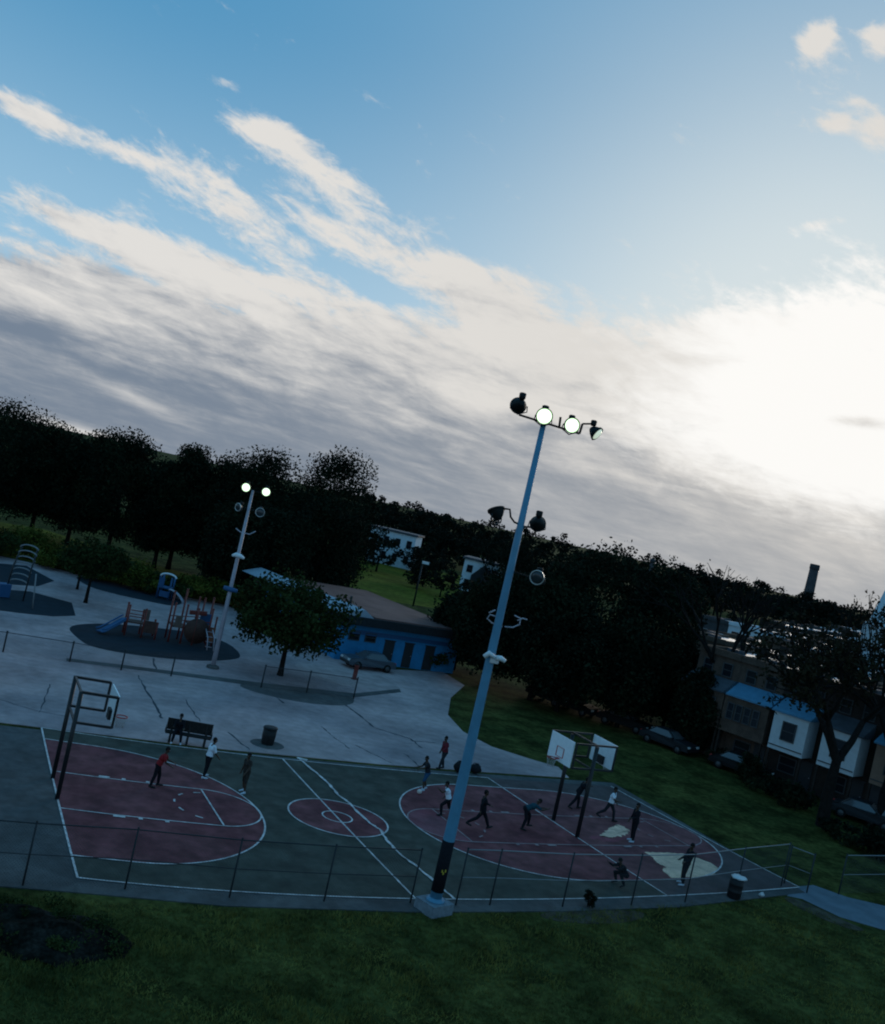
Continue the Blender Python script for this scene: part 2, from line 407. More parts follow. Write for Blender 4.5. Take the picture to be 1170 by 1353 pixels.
class MB:
    def __init__(s):
        s.v, s.f, s.sm = [], [], []

    def add(s, vs, fs, smooth=False):
        o = len(s.v)
        s.v += [tuple(p) for p in vs]
        for f in fs:
            s.f.append(tuple(i + o for i in f))
            s.sm.append(smooth)
        return s

    def box(s, c, size, rz=0.0, mtx=None):
        hx, hy, hz = size[0] / 2, size[1] / 2, size[2] / 2
        vs = []
        cr, sr = math.cos(rz), math.sin(rz)
        for z in (-hz, hz):
            for x, y in ((-hx, -hy), (hx, -hy), (hx, hy), (-hx, hy)):
                p = Vector((x * cr - y * sr, x * sr + y * cr, z))
                if mtx:
                    p = mtx @ p
                vs.append(Vector(c) + p)
        return s.add(vs, [(3, 2, 1, 0), (4, 5, 6, 7), (0, 1, 5, 4), (1, 2, 6, 5), (2, 3, 7, 6), (3, 0, 4, 7)])

    def tube(s, pts, rad, n=8, cap=True):
        pts = [Vector(p) for p in pts]
        rad = rad if isinstance(rad, (list, tuple)) else [rad] * len(pts)
        vs, fs = [], []
        x = None
        for i, p in enumerate(pts):
            d = (pts[min(i + 1, len(pts) - 1)] - pts[max(i - 1, 0)])
            if x is None:
                x, y, _ = frame_to(d)
            else:
                d = d.normalized()
                x = (x - d * x.dot(d)).normalized()
                y = d.cross(x)
            for k in range(n):
                t = 2 * math.pi * k / n
                vs.append(p + (x * math.cos(t) + y * math.sin(t)) * rad[i])
        for i in range(len(pts) - 1):
            for k in range(n):
                a, b = i * n + k, i * n + (k + 1) % n
                fs.append((a, b, b + n, a + n))
        s.add(vs, fs, True)
        if cap:
            o = len(s.v) - len(vs)
            s.f.append(tuple(range(o + n - 1, o - 1, -1)))
            s.f.append(tuple(range(o + (len(pts) - 1) * n, o + len(pts) * n)))
            s.sm += [False, False]
        return s

    def bar(s, a, b, w, h=None):
        """square bar from a to b"""
        a, b = Vector(a), Vector(b)
        x, y, d = frame_to(b - a)
        h = h or w
        vs = [p + x * sx * w / 2 + y * sy * h / 2 for p in (a, b) for sx, sy in ((-1, -1), (1, -1), (1, 1), (-1, 1))]
        return s.add(vs, [(3, 2, 1, 0), (4, 5, 6, 7), (0, 1, 5, 4), (1, 2, 6, 5), (2, 3, 7, 6), (3, 0, 4, 7)])

    def lathe(s, c, axis, prof, n=20):
        """prof: (distance along the axis, radius)"""
        x, y, d = frame_to(axis)
        vs, fs = [], []
        for h, r in prof:
            for k in range(n):
                t = 2 * math.pi * k / n
                vs.append(Vector(c) + d * h + (x * math.cos(t) + y * math.sin(t)) * r)
        for i in range(len(prof) - 1):
            for k in range(n):
                a, b = i * n + k, i * n + (k + 1) % n
                fs.append((a, b, b + n, a + n))
        fs.append(tuple(range(n - 1, -1, -1)))
        fs.append(tuple(range((len(prof) - 1) * n, len(prof) * n)))
        return s.add(vs, fs, True)

    def ball(s, c, r, n=14, sq=(1, 1, 1)):
        vs, fs = [], []
        m = n // 2
        for i in range(m + 1):
            a = math.pi * i / m
            for k in range(n):
                t = 2 * math.pi * k / n
                vs.append(Vector(c) + Vector((math.sin(a) * math.cos(t) * r * sq[0], math.sin(a) * math.sin(t) * r * sq[1], -math.cos(a) * r * sq[2])))
        for i in range(m):
            for k in range(n):
                a, b = i * n + k, i * n + (k + 1) % n
                fs.append((a, b, b + n, a + n))
        return s.add(vs, fs, True)

    def prism(s, poly, z0, z1):
        n = len(poly)
        A = sum(poly[i][0] * poly[(i + 1) % n][1] - poly[(i + 1) % n][0] * poly[i][1] for i in range(n))
        if A < 0:
            poly = poly[::-1]
        vs = [(p[0], p[1], z0) for p in poly] + [(p[0], p[1], z1) for p in poly]
        fs = [tuple(range(n, 2 * n)), tuple(range(n - 1, -1, -1))] + [(i, (i + 1) % n, (i + 1) % n + n, i + n) for i in range(n)]
        return s.add(vs, fs)

    def sheet(s, poly, z):
        n = len(poly)
        A = sum(poly[i][0] * poly[(i + 1) % n][1] - poly[(i + 1) % n][0] * poly[i][1] for i in range(n))
        if A < 0:
            poly = poly[::-1]
        return s.add([(p[0], p[1], z) for p in poly], [tuple(range(n))])

    def ribbon(s, pts, w, z, jitter=0.0, rng=None):
        pts = [Vector((p[0], p[1], 0)) for p in pts]
        vs, fs = [], []
        for i, p in enumerate(pts):
            d = (pts[min(i + 1, len(pts) - 1)] - pts[max(i - 1, 0)]).normalized()
            nrm = Vector((-d.y, d.x, 0))
            ww = w * (1 + (rng.uniform(-jitter, jitter) if rng else 0))
            vs += [(p + nrm * ww / 2 + Vector((0, 0, z))), (p - nrm * ww / 2 + Vector((0, 0, z)))]
        for i in range(len(pts) - 1):
            fs.append((2 * i + 1, 2 * i + 3, 2 * i + 2, 2 * i))
        return s.add(vs, fs)

    def build(s, name, m, parent=None, loc=None, rz=None):
        me = bpy.data.meshes.new(name)
        me.from_pydata(s.v, [], s.f)
        me.polygons.foreach_set('use_smooth', s.sm)
        me.materials.append(M[m] if isinstance(m, str) else m)
        me.update()
        return link(name, me, parent, loc, rz)


def link(name, me, parent=None, loc=None, rz=None):
    o = bpy.data.objects.new(name, me)
    C.objects.link(o)
    if parent is not None:
        o.parent = parent
    if loc is not None:
        o.location = loc
    if rz is not None:
        o.rotation_euler = (0, 0, rz)
    return o


def tag(o, label=None, cat=None, group=None, kind=None):
    for k, v in (('label', label), ('category', cat), ('group', group), ('kind', kind)):
        if v:
            o[k] = v
    return o


def thing(name, label, cat, loc=(0, 0, 0), rz=0.0, group=None):
    o = bpy.data.objects.new(name, None)
    o.empty_display_size = 0.3
    C.objects.link(o)
    o.location = loc
    o.rotation_euler = (0, 0, rz)
    return tag(o, label, cat, group)


def structure(o):
    o['kind'] = 'structure'
    return o


def copy_tree(o, parent=None):
    c = o.copy()
    C.objects.link(c)
    if parent is not None:
        c.parent = parent
    for ch in list(o.children):
        copy_tree(ch, c)
    return c


# ------------------------------------------------------------------ ground, plaza, court
DC = (1289.872, 0.0047912, 0.2234245, -0.4704118, -4.840708, -27.774042, 13.079557)   # measured lens: court metres -> picture
DK = -0.2524339


def court(u, v):
    """court metres (along, across) -> ground, following the paving as measured"""
    f, pit, rol, yaw, cx, cy, h = DC
    cyw, syw = math.cos(yaw), math.sin(yaw)
    fw = Vector((-syw * math.cos(pit), cyw * math.cos(pit), math.sin(pit)))
    rt = Vector((cyw, syw, 0))
    up = rt.cross(fw)
    r2 = rt * math.cos(rol) + up * math.sin(rol)
    u2 = -rt * math.sin(rol) + up * math.cos(rol)
    d = Vector((u - cx, v - cy, -h))
    Z = d.dot(fw)
    a, b = d.dot(r2) / Z, d.dot(u2) / Z
    m = 1 + DK * (a * a + b * b)
    p = G(PCX + f * a * m, PCY - f * b * m)
    return (p.x, p.y)


def cline(a, b, n=24):
    return [court(a[0] + (b[0] - a[0]) * i / n, a[1] + (b[1] - a[1]) * i / n) for i in range(n + 1)]


def carc(c, r, t0, t1, n=40, ry=None):
    return [court(c[0] + r * math.cos(R(t0 + (t1 - t0) * i / n)), c[1] + (ry or r) * math.sin(R(t0 + (t1 - t0) * i / n))) for i in range(n + 1)]


def gp(*pts, z=0.0):
    return [tuple(G(x, y, z))[:2] for x, y in pts]


def smooth_poly(pts, it=2):
    """round a ground outline (closed)"""
    for _ in range(it):
        q = []
        n = len(pts)
        for i in range(n):
            a, b = pts[i], pts[(i + 1) % n]
            q += [(a[0] * .75 + b[0] * .25, a[1] * .75 + b[1] * .25), (a[0] * .25 + b[0] * .75, a[1] * .25 + b[1] * .75)]
        pts = q
    return pts


CW, CL, RL = 15.24, 23.2, 31.6
structure(MB().sheet([(4000 * math.cos(2 * math.pi * i / 64), 4000 * math.sin(2 * math.pi * i / 64)) for i in range(64)], 0.0).build('ground', 'grass'))
plaza_edge = gp((-90, 942), (0, 955), (58, 962), (300, 991), (500, 1010), (640, 1020.5), (752, 1028), (738, 1014), (700, 1003), (650, 987), (612, 967), (592, 945),
                (596, 922), (614, 906), (585, 888), (500, 884), (440, 862), (330, 815), (300, 800), (250, 790), (200, 783), (130, 766), (60, 748), (0, 735), (-90, 716))
structure(MB().prism(plaza_edge, -0.2, 0.03).build('plaza', 'plaza'))
structure(MB().prism(gp((-120, 946), (0, 959), (300, 994), (500, 1013), (640, 1023.5), (810, 1035), (1064, 1180), (900, 1199), (740, 1205), (550, 1206), (300, 1198), (100, 1180), (0, 1172), (-160, 1158)), -0.2, 0.034).build('court_apron', 'asphalt'))
structure(MB().prism(gp((1052, 1172), (1075, 1170), (1120, 1186), (1180, 1200), (1300, 1226), (1300, 1262), (1175, 1231), (1110, 1212), (1060, 1188), (1040, 1184)), -0.2, 0.024).build('path', 'path'))
structure(MB().prism(smooth_poly(gp((1030, 1184), (1060, 1190), (1110, 1214), (1150, 1232), (1120, 1228), (1060, 1203))), -0.2, 0.02).build('path_verge', 'dirt'))
structure(MB().prism(smooth_poly(gp((705, 1206), (780, 1203), (850, 1203), (852, 1215), (800, 1222), (730, 1218))), -0.2, 0.012).build('dirt_patch', 'dirt'))

cs = structure(MB().sheet(cline((0, 0), (CL, 0)) + cline((CL, 0), (CL, CW)) + cline((CL, CW), (0, CW)) + cline((0, CW), (0, 0)), 0.040).build('court_surface', 'green'))
cs2 = structure(MB().sheet(cline((CL, 0), (RL, 0)) + cline((RL, 0), (RL, CW)) + cline((RL, CW), (CL, CW)) + cline((CL, CW), (CL, 0)), 0.040).build('court_surface', 'grey'))
VC, R3, U3 = 7.66, 6.0, 2.15


def three(base, sgn):
    a = [court(base, VC - R3)] + [court(base + sgn * (U3 + R3 * math.cos(R(t))), VC + R3 * math.sin(R(t))) for t in range(-90, 91, 4)] + [court(base, VC + R3)]
    return a


def three_outline(base, sgn):
    return cline((base, VC - R3), (base + sgn * U3, VC - R3), 8)[:-1] + [court(base + sgn * (U3 + R3 * math.cos(R(t))), VC + R3 * math.sin(R(t))) for t in range(-90, 91, 3)] + cline((base + sgn * U3, VC + R3), (base, VC + R3), 8)[1:]


def key_outline(base, sgn):
    return cline((base, VC - 1.95), (base + sgn * 6.2, VC - 1.95), 14)[:-1] + [court(base + sgn * (6.2 + 1.97 * math.cos(R(t))), VC + 1.95 * math.sin(R(t))) for t in range(-90, 91, 5)] + cline((base + sgn * 6.2, VC + 1.95), (base, VC + 1.95), 14)[1:]


for base, sgn, mm in ((0, 1, 'red'), (CL, -1, 'red'), (CL, 1, 'pink')):
    structure(MB().sheet(three_outline(base, sgn), 0.046).build('three_point_area', mm, cs if base == 0 or sgn < 0 else cs2))
structure(MB().sheet(carc((11.63, 7.72), 2.1, 0, 357, 60), 0.046).build('centre_circle', 'red', cs))
structure(MB().sheet([court(CL - 6.2 - 1.97 * math.cos(R(t)), VC + 1.95 * math.sin(R(t))) for t in range(-90, 91, 5)], 0.051).build('free_throw_area', 'rose', cs))
rng = random.Random(3)


def rough_patch(pts, z, name, m, par, amp=0.12, it=1, k=5):
    g = smooth_poly(gp(*pts), it)
    out = []
    for i in range(len(g)):
        a, b = g[i], g[(i + 1) % len(g)]
        for j in range(k):
            t = j / k
            out.append((a[0] + (b[0] - a[0]) * t + rng.uniform(-amp, amp), a[1] + (b[1] - a[1]) * t + rng.uniform(-amp, amp)))
    return structure(MB().sheet(out, z).build(name, m, par))


rough_patch([(852, 1127), (870, 1127.5), (888, 1128), (903, 1129.5), (922, 1135), (940, 1142), (948, 1148), (947, 1153), (938, 1158), (915, 1160.5), (887, 1161.5), (874, 1150), (880, 1147), (868, 1141), (862, 1134)], 0.050, 'sun_and_rose_patch', 'cream', cs2, .05, 0)  # larger pool of sunlight, painted as a cream sheet
rough_patch([(792, 1104), (800, 1099), (806, 1094), (816, 1091), (826, 1094), (832, 1099), (830, 1104), (820, 1106), (806, 1108), (797, 1107)], 0.050, 'sun_and_rose_patch', 'cream', cs2, .11, 1, 3)  # smaller sunlight patch, painted in the same cream
rough_patch([(776, 1108), (790, 1105), (812, 1109), (834, 1107), (836, 1112), (800, 1113)], 0.050, 'sun_and_rose_patch', 'rose', cs2, .14, 0)
# painted lines
W1 = 0.075
ln = MB()
for a, b in (((0, 0), (CL, 0)), ((CL, 0), (RL, 0)), ((0, CW), (CL, CW)), ((0, 0), (0, CW)), ((CL / 2 - .02, 0), (CL / 2 - .02, CW)), ((CL, 0), (CL, CW)), ((RL, 0), (RL, CW))):
    ln.ribbon(cline(a, b), W1, 0.056)
ln.build('court_line', 'line', cs)['kind'] = 'structure'
for base, sgn, par in ((0, 1, cs), (CL, -1, cs), (CL, 1, cs2)):
    l3 = MB().ribbon(three_outline(base, sgn), W1, 0.060)
    l3.build('three_point_line', 'line', par)['kind'] = 'structure'
    kl = MB().ribbon(key_outline(base, sgn), W1 * .9, 0.064)
    kl.ribbon(cline((base + sgn * 6.2, VC - 1.95), (base + sgn * 6.2, VC + 1.95)), W1 * .9, 0.068)
    for q in (1.95, 2.9, 3.9):
        for sd in (-1, 1):
            v = VC + sd * 2.08
            kl.ribbon([court(base + sgn * q, v), court(base + sgn * (q + (.45 if q < 2 else .16)), v)], .16, 0.068)
    for t in range(95, 265, 34):     # broken half of the free throw circle
        kl.ribbon([court(base + sgn * (6.2 + 1.5 * math.cos(R(t + j * 4))), VC + 1.5 * math.sin(R(t + j * 4))) for j in range(4)], .08, 0.064)
    kl.build('key_line', 'line' if par is cs and base == 0 else 'dimline', par)['kind'] = 'structure'
cl = MB().ribbon(carc((11.63, 7.72), 2.1, 0, 360, 64), W1, 0.060).ribbon(carc((11.6, 7.75), 0.63, 0, 360, 40), W1 * .9, 0.064)
cl.build('centre_line_circle', 'line', cs)['kind'] = 'structure'
wl = []
wpts = gp((393, 1002), (412, 1018), (433, 1036), (447, 1052), (462, 1063), (470, 1072), (489, 1090), (502, 1098), (511, 1112), (528, 1130), (552, 1148), (575, 1168), (600, 1190))
for i in range(len(wpts) - 1):
    for j in range(5):
        t = j / 5
        wl.append((wpts[i][0] + (wpts[i + 1][0] - wpts[i][0]) * t + rng.uniform(-.03, .03), wpts[i][1] + (wpts[i + 1][1] - wpts[i][1]) * t + rng.uniform(-.03, .03)))
wl.append(wpts[-1])
MB().ribbon(wl, 0.12, 0.072, .5, rng).build('patched_crack_line', 'line', cs)['kind'] = 'structure'
MB().ribbon(gp((393, 1003), (406, 1006)), 0.3, 0.073, 0, None).build('patched_crack_line', 'line', cs)['kind'] = 'structure'
# cracks, seams and mats on the plaza
ck = MB()


def crack(pts, w, z=0.036):
    g = gp(*pts)
    out = []
    for i in range(len(g) - 1):
        for j in range(6):
            t = j / 6
            out.append((g[i][0] + (g[i + 1][0] - g[i][0]) * t + rng.uniform(-.06, .06), g[i][1] + (g[i + 1][1] - g[i][1]) * t + rng.uniform(-.06, .06)))
    out.append(g[-1])
    ck.ribbon(out, w * .65, z, .7, rng)


crack([(183, 893), (190, 908), (207, 935), (214, 950)], .16)
crack([(202, 870), (207, 886)], .2)
crack([(455, 931), (475, 945), (495, 962), (520, 970), (543, 977), (558, 989)], .18)
crack([(424, 960), (440, 974), (462, 990)], .12)
crack([(534, 996), (555, 1014)], .14)
crack([(545, 980), (575, 982)], .12)
crack([(302, 968), (318, 982), (330, 992)], .12)
crack([(245, 925), (258, 945), (265, 954)], .1)
crack([(53, 942), (60, 925), (66, 905)], .08)
crack([(360, 918), (375, 930)], .2)
crack([(0, 925), (40, 938), (90, 948)], .06)
crack([(470, 985), (505, 1003), (520, 1010)], .10)
ck.build('plaza_crack', 'crack')['kind'] = 'structure'
structure(MB().prism(gp((88, 874), (200, 888), (330, 906), (468, 922), (530, 915), (528, 911), (468, 917), (330, 901), (200, 884), (88, 870.5)), 0.0, 0.05).build('kerb', 'asphalt'))
structure(MB().prism(smooth_poly(gp((385, 880), (400, 876), (470, 884), (512, 896), (534, 914), (505, 914), (430, 902)), 1), 0.0, 0.042).build('pale_slab', 'strip'))
structure(MB().prism(smooth_poly(gp((310, 903), (370, 905), (440, 914), (470, 922), (465, 934), (400, 930), (330, 914))), 0.0, 0.038).build('worn_patch', 'asphalt'))
for pts, it in (([(88, 828), (120, 824), (170, 826), (250, 835), (300, 848), (322, 868), (305, 873), (260, 874), (190, 868), (120, 856), (100, 842)], 2),
                ([(-60, 776), (0, 779), (40, 782), (95, 797), (100, 814), (70, 815), (30, 811), (-60, 800)], 0),
                ([(-60, 740), (0, 745), (35, 748), (72, 768), (50, 775), (0, 772), (-60, 765)], 0),
                ([(95, 760), (140, 768), (215, 785), (245, 795), (232, 802), (205, 797), (150, 785), (115, 775)], 2)):
    structure(MB().prism(smooth_poly(gp(*pts), it), 0.0, 0.044).build('rubber_mat', 'rubber'))
structure(MB().prism(gp((-120, 690), (0, 690), (60, 700), (110, 716), (200, 745), (300, 772), (330, 786), (335, 812), (300, 798), (250, 788), (200, 781), (130, 764), (60, 746), (0, 733), (-120, 712)), 0.0, 0.008).build('wood_edge_lawn', 'lawn'))
structure(MB().prism(gp((462, 740), (500, 742), (560, 752), (650, 768), (640, 812), (590, 806), (520, 795), (462, 786)), 0.0, 0.01).build('park_lawn', 'lawn'))

# ------------------------------------------------------------------ floodlight poles
def lamp(parent, c, aim, size, glass, ring_only=False):
    """round floodlight: bowl, rim, lens, ballast box on top; c = middle of the lens"""
    aim = Vector(aim).normalized()
    b = MB()
    b.lathe(c, -aim, [(0.0, size), (size * .25, size * .93), (size * .75, size * .70), (size * 1.15, size * .40), (size * 1.25, size * .28)], 24)
    h = b.build('lamp_housing', 'lamp_body', parent)
    MB().lathe(Vector(c) + aim * 0.012, aim, [(-.05, size * 1.05), (0.03, size * 1.06), (0.03, size * .95), (-.01, size * .95)], 24).build('lamp_rim', 'rimmetal' if ring_only else 'lamp_body', h)
    MB().lathe(Vector(c) + aim * 0.006, aim, [(-.01, size * .93), (0.05, size * .80), (0.075, size * .45)], 24).build('lens', glass, h)
    if glass == 'lit':
        MB().lathe(Vector(c) + aim * 0.02, aim, [(0, size * 1.045), (.02, size * 1.045), (.02, size * .90), (0, size * .90)], 24).build('lens_edge', 'litring', h)
    top = Vector(c) - aim * size * .95 + Vector((0, 0, size * .95))
    x, y, d = frame_to(aim)
    q = MB()
    q.lathe(top - Vector((0, 0, size * .45)), (0, 0, 1), [(0, size * .32), (size * .2, size * .42), (size * .75, size * .44), (size * .85, size * .30)], 14)
    q.build('ballast', 'lamp_body', h)
    yk = MB()
    side = aim.cross(Vector((0, 0, 1))).normalized()
    cc = Vector(c) - aim * size * .55
    yk.tube([cc + side * size * 1.0, cc + side * size * 1.12 - Vector((0, 0, size * .7)), cc - Vector((0, 0, size * 1.25)), cc - side * size * 1.12 - Vector((0, 0, size * .7)), cc - side * size * 1.0], .022, 6)
    yk.build('yoke', 'black', h)
    return h


def vert_at(base, px, py):
    return Vector((base[0], base[1], base[2] + H(base, px, py)))


def plane_pt(o, px, py, k=0.0):
    """point of the upright plane through o that faces the field, shifted k metres away"""
    d = ray(px, py)
    t = (Vector(o) - CAM).dot(FWD) + k
    return CAM + d * t


BP = G(572, 1204)
big = thing('floodlight_pole', 'tall tapering blue steel floodlight pole standing on a concrete block at the near fence', 'floodlight', BP)


def L(o, p):
    return Vector(p) - Vector(o)


ptop = H(BP, 721, 570)
MB().tube([(0, 0, .35), (0, 0, 2.6), (0, 0, ptop * .4), (0, 0, ptop * .7), (0, 0, ptop + .45)], [.225, .215, .175, .135, .10], 14).build('pole', 'bluepole', big)
pl = MB()
pl.box((0, 0, .19), (1.05, .95, .42), .3)
pl.build('plinth', 'concrete', big)
MB().lathe((0, 0, .40), (0, 0, 1), [(0, .34), (.05, .34), (.06, .26), (.12, .25)], 16).build('base_flange', 'bluepole', big)
wz0, wz1 = H(BP, 579, 1172), H(BP, 590, 1142)
wr = MB().lathe((0, 0, .75), (0, 0, 1), [(0, .232), (0.9, .228), (1.85, .222)], 20).build('black_wrap', 'blackcloth', big)
st = MB()
for dx, dz in ((-.05, 1.55), (.0, 1.48), (.06, 1.58)):
    st.box(tuple(-FWD * .24 + RGT * (dx + .05) + Vector((0, 0, dz))), (.05, .02, .09), YAW)
st.build('yellow_sticker', 'yellow', wr)


def aim(right, toward, up):
    return RGT * right - FWD * toward + UPV * up


# top cross arm with four lamps
arm = MB()
a0, a1 = L(BP, plane_pt(BP, 686, 548)), L(BP, plane_pt(BP, 766, 573))
arm.bar(a0, a1, .07)
cross = arm.build('cross_arm', 'lamp_body', big)
lamp(big, L(BP, plane_pt(BP, 685, 536, .2)), aim(-.25, -1, -.25), .29, 'lit')
lamp(big, L(BP, plane_pt(BP, 719.5, 550, -.25)), aim(.0, 1, -.10), .29, 'lit')
lamp(big, L(BP, plane_pt(BP, 756, 562, -.25)), aim(.12, 1, -.10), .27, 'lit')
lamp(big, L(BP, plane_pt(BP, 789, 573, 0)), aim(.75, .40, -.50), .25, 'dimlit')
MB().bar(L(BP, plane_pt(BP, 766, 573)), L(BP, plane_pt(BP, 770, 560)), .06).bar(L(BP, plane_pt(BP, 770, 560)), L(BP, plane_pt(BP, 781, 560)), .06) \
    .build('lamp_bracket', 'lamp_body', big)
MB().bar(L(BP, plane_pt(BP, 739, 566)), L(BP, plane_pt(BP, 741, 551)), .06).build('lamp_bracket', 'lamp_body', big)
# second tier
lamp(big, L(BP, plane_pt(BP, 656, 674, 0)), aim(-.45, -.35, 1), .30, 'unlit')
lamp(big, L(BP, plane_pt(BP, 711, 692, .2)), aim(.2, -1, -.35), .28, 'unlit')
ar = MB()
ar.tube([L(BP, plane_pt(BP, 666, 672)), L(BP, plane_pt(BP, 674, 673)), L(BP, plane_pt(BP, 675, 683)), L(BP, plane_pt(BP, 680, 690)), L(BP, plane_pt(BP, 694, 696)), L(BP, plane_pt(BP, 706, 697))], .04, 6)
ar.build('lamp_bracket', 'lamp_body', big)
# third tier: one lamp turned to the camera with a bright rim
lamp(big, L(BP, plane_pt(BP, 710, 763, -.2)), aim(-.3, 1, -.1), .25, 'unlit', True)
MB().bar(L(BP, plane_pt(BP, 678, 755)), L(BP, plane_pt(BP, 706, 764)), .05).build('lamp_bracket', 'lamp_body', big)
# fourth tier: empty U brackets
ub = MB()
for pts in ([(664, 828), (650, 823), (644, 817), (648, 812), (660, 816)], [(667, 828), (678, 829), (687, 825), (688, 817), (680, 813)], [(684, 820), (691, 817), (697, 819)], [(646, 810), (655, 806)]):
    ub.tube([L(BP, plane_pt(BP, *p)) for p in pts], .028, 6)
ub.build('empty_bracket', 'greypole', big)
# pale clamp with stubs, conduit below
wc = MB()
for k, pts in enumerate(([(640, 868), (647, 863), (653, 868)], [(656, 869), (662, 870), (668, 874)])):
    p = [L(BP, plane_pt(BP, *q, -.28)) for q in pts]
    wc.tube(p, [.09, .10, .07], 8)
wc.lathe(L(BP, plane_pt(BP, 652.5, 871)), (0, 0, 1), [(-.13, .19), (-.1, .205), (.1, .20), (.13, .19)], 16)
wc.build('clamp_collar', 'white', big)
cd = MB().bar(L(BP, plane_pt(BP, 641, 894, -.1)), L(BP, plane_pt(BP, 644, 880, -.1)), .07).bar(L(BP, plane_pt(BP, 644, 880, -.1)), L(BP, plane_pt(BP, 650, 881, -.1)), .05)
cd.build('conduit', 'greypole', big)

SP = G(281, 883)
small = thing('floodlight_pole', 'slim pale grey floodlight pole with two lit lamps at the playground corner', 'floodlight', SP)
hs = H(SP, 335, 648)
MB().tube([(0, 0, 0), (0, 0, hs * .5), (0, 0, hs)], [.17, .13, .09], 10).build('pole', 'greypole', small)
MB().lathe((0, 0, 0), (0, 0, 1), [(0, .45), (.18, .42), (.25, .25)], 14).build('base_mound', 'asphalt', small)
S = lambda x, y, k=0: L(SP, plane_pt(SP, x, y, k))
MB().bar(S(326, 647), S(351, 652), .07).build('cross_arm', 'lamp_body', small)
lamp(small, S(325.5, 644, -.3), aim(0, 1, -.1), .30, 'lit')
lamp(small, S(352, 650, -.3), aim(.1, 1, -.1), .29, 'lit')
MB().bar(S(315, 669), S(346, 677), .07).build('cross_arm', 'lamp_body', small)
lamp(small, S(315, 670, -.2), aim(-.6, .8, -.1), .27, 'unlit', True)
lamp(small, S(344, 677, -.2), aim(.2, 1, 0), .30, 'unlit', True)
ub = MB().tube([S(312, 698), S(318, 703), S(330, 706), S(338, 702)], .04, 6)
ub.build('empty_bracket', 'greypole', small)
MB().tube([S(307, 734, -.2), S(312, 733, -.2), S(318, 735, -.2), S(323, 738, -.2)], [.08, .16, .16, .08], 8).build('clamp_collar', 'white', small)
MB().tube([S(296, 776, -.2), S(305, 779, -.2), S(314, 781, -.2)], [.14, .18, .12], 8).build('clamp_collar', 'playblue', small)

LP = G(546, 801)
sl = thing('street_lamp', 'thin dark street lamp post at the edge of the bright park lawn', 'lamp post', LP)
hl = H(LP, 566, 745)
MB().tube([(0, 0, 0), (0, 0, hl)], [.14, .09], 8).build('pole', 'black', sl)
MB().box(tuple(RGT * .4 + Vector((0, 0, hl + .05))), (1.0, .5, .35), YAW).lathe((0, 0, hl - .1), (0, 0, 1), [(0, .1), (.3, .1)], 8).build('lamp_head', 'white', sl)


# ------------------------------------------------------------------ fences
def wire_panel(a, b, z0, z1, sp=.11, r=.0028):
    """chain link between two ground points"""
    a, b = Vector(a), Vector(b)
    w = (b - a).length
    d = (b - a) / w
    m = MB()
    h = z1 - z0
    n = int((w + h) / sp)
    for i in range(n):
        s0 = i * sp - h
        for sgn in (0, 1):
            x0, x1 = s0, s0 + h
            za, zb = (z0, z1) if sgn == 0 else (z1, z0)
            if x0 < 0:
                za = za + (zb - za) * (-x0 / h)
                x0 = 0
            if x1 > w:
                zb = zb - (zb - za) * ((x1 - w) / (x1 - x0)) if x1 > x0 else zb
                x1 = w
            if x1 - x0 < .02:
                continue
            p, q = a + d * x0, a + d * x1
            m.tube([(p.x, p.y, za), (q.x, q.y, zb)], r, 3, False)
    return m


def chain_fence(name, label, pts, h, skip_rail=(), mesh=True, mid=True, railm='rail', pr=.032):
    f = thing(name, label, 'fence', (pts[0][0], pts[0][1], 0))
    o = Vector((pts[0][0], pts[0][1], 0))
    P = [Vector((p[0], p[1], 0)) - o for p in pts]
    for p in P:
        MB().tube([p, p + Vector((0, 0, h))], pr, 8).ball(p + Vector((0, 0, h + .02)), pr * 1.25, 8).build('fence_post', 'poststeel', f)
    tr = MB().tube([p + Vector((0, 0, h - .03)) for p in P], .021, 6)
    tr.build('top_rail', railm, f)
    if mid:
        MB().tube([p + Vector((0, 0, h * .5)) for p in P], .015, 6).build('middle_rail', railm, f)
    if mesh:
        w = MB()
        for i in range(len(P) - 1):
            t = wire_panel(P[i], P[i + 1], .05, h - .05)
            w.add(t.v, t.f, True)
        w.build('chain_link_mesh', 'wire', f)
    return f


fpx = [(-150, 1158), (-60, 1166), (30, 1171), (165, 1176), (303, 1187), (428, 1192), (542, 1194)]
chain_fence('chain_link_fence', 'dim chain link fence along the near sideline from the dark asphalt to the blue pole', gp(*fpx), 2.0, railm='poststeel')
fpx = [(602, 1197), (647, 1197), (743, 1199), (834, 1197), (905, 1193), (972, 1181), (1032, 1172)]
chain_fence('chain_link_fence', 'chain link fence with pale top rail between the blue pole and the path gap', gp(*fpx), 2.15)
chain_fence('fence_panel', 'short turned fence panel closing the corner beside the path', gp((1036, 1168), (1066, 1180)), 1.9, pr=.035)
chain_fence('fence_panel', 'chain link fence running off beyond the path at the picture edge', gp((1108, 1182), (1185, 1180), (1290, 1184)), 2.0)
# low rail fence between the plaza and the playground
chain_fence('low_fence', 'low chain link fence on the kerb in front of the playground', gp((-70, 852), (4, 862), (92, 875), (160, 886), (226, 894)), 1.25, mid=False, railm='poststeel', pr=.05)
chain_fence('low_fence', 'low chain link fence beside the pale slab and spreading tree', gp((345, 909), (405, 916), (467, 924)), 1.5, mid=False, railm='poststeel', pr=.05)


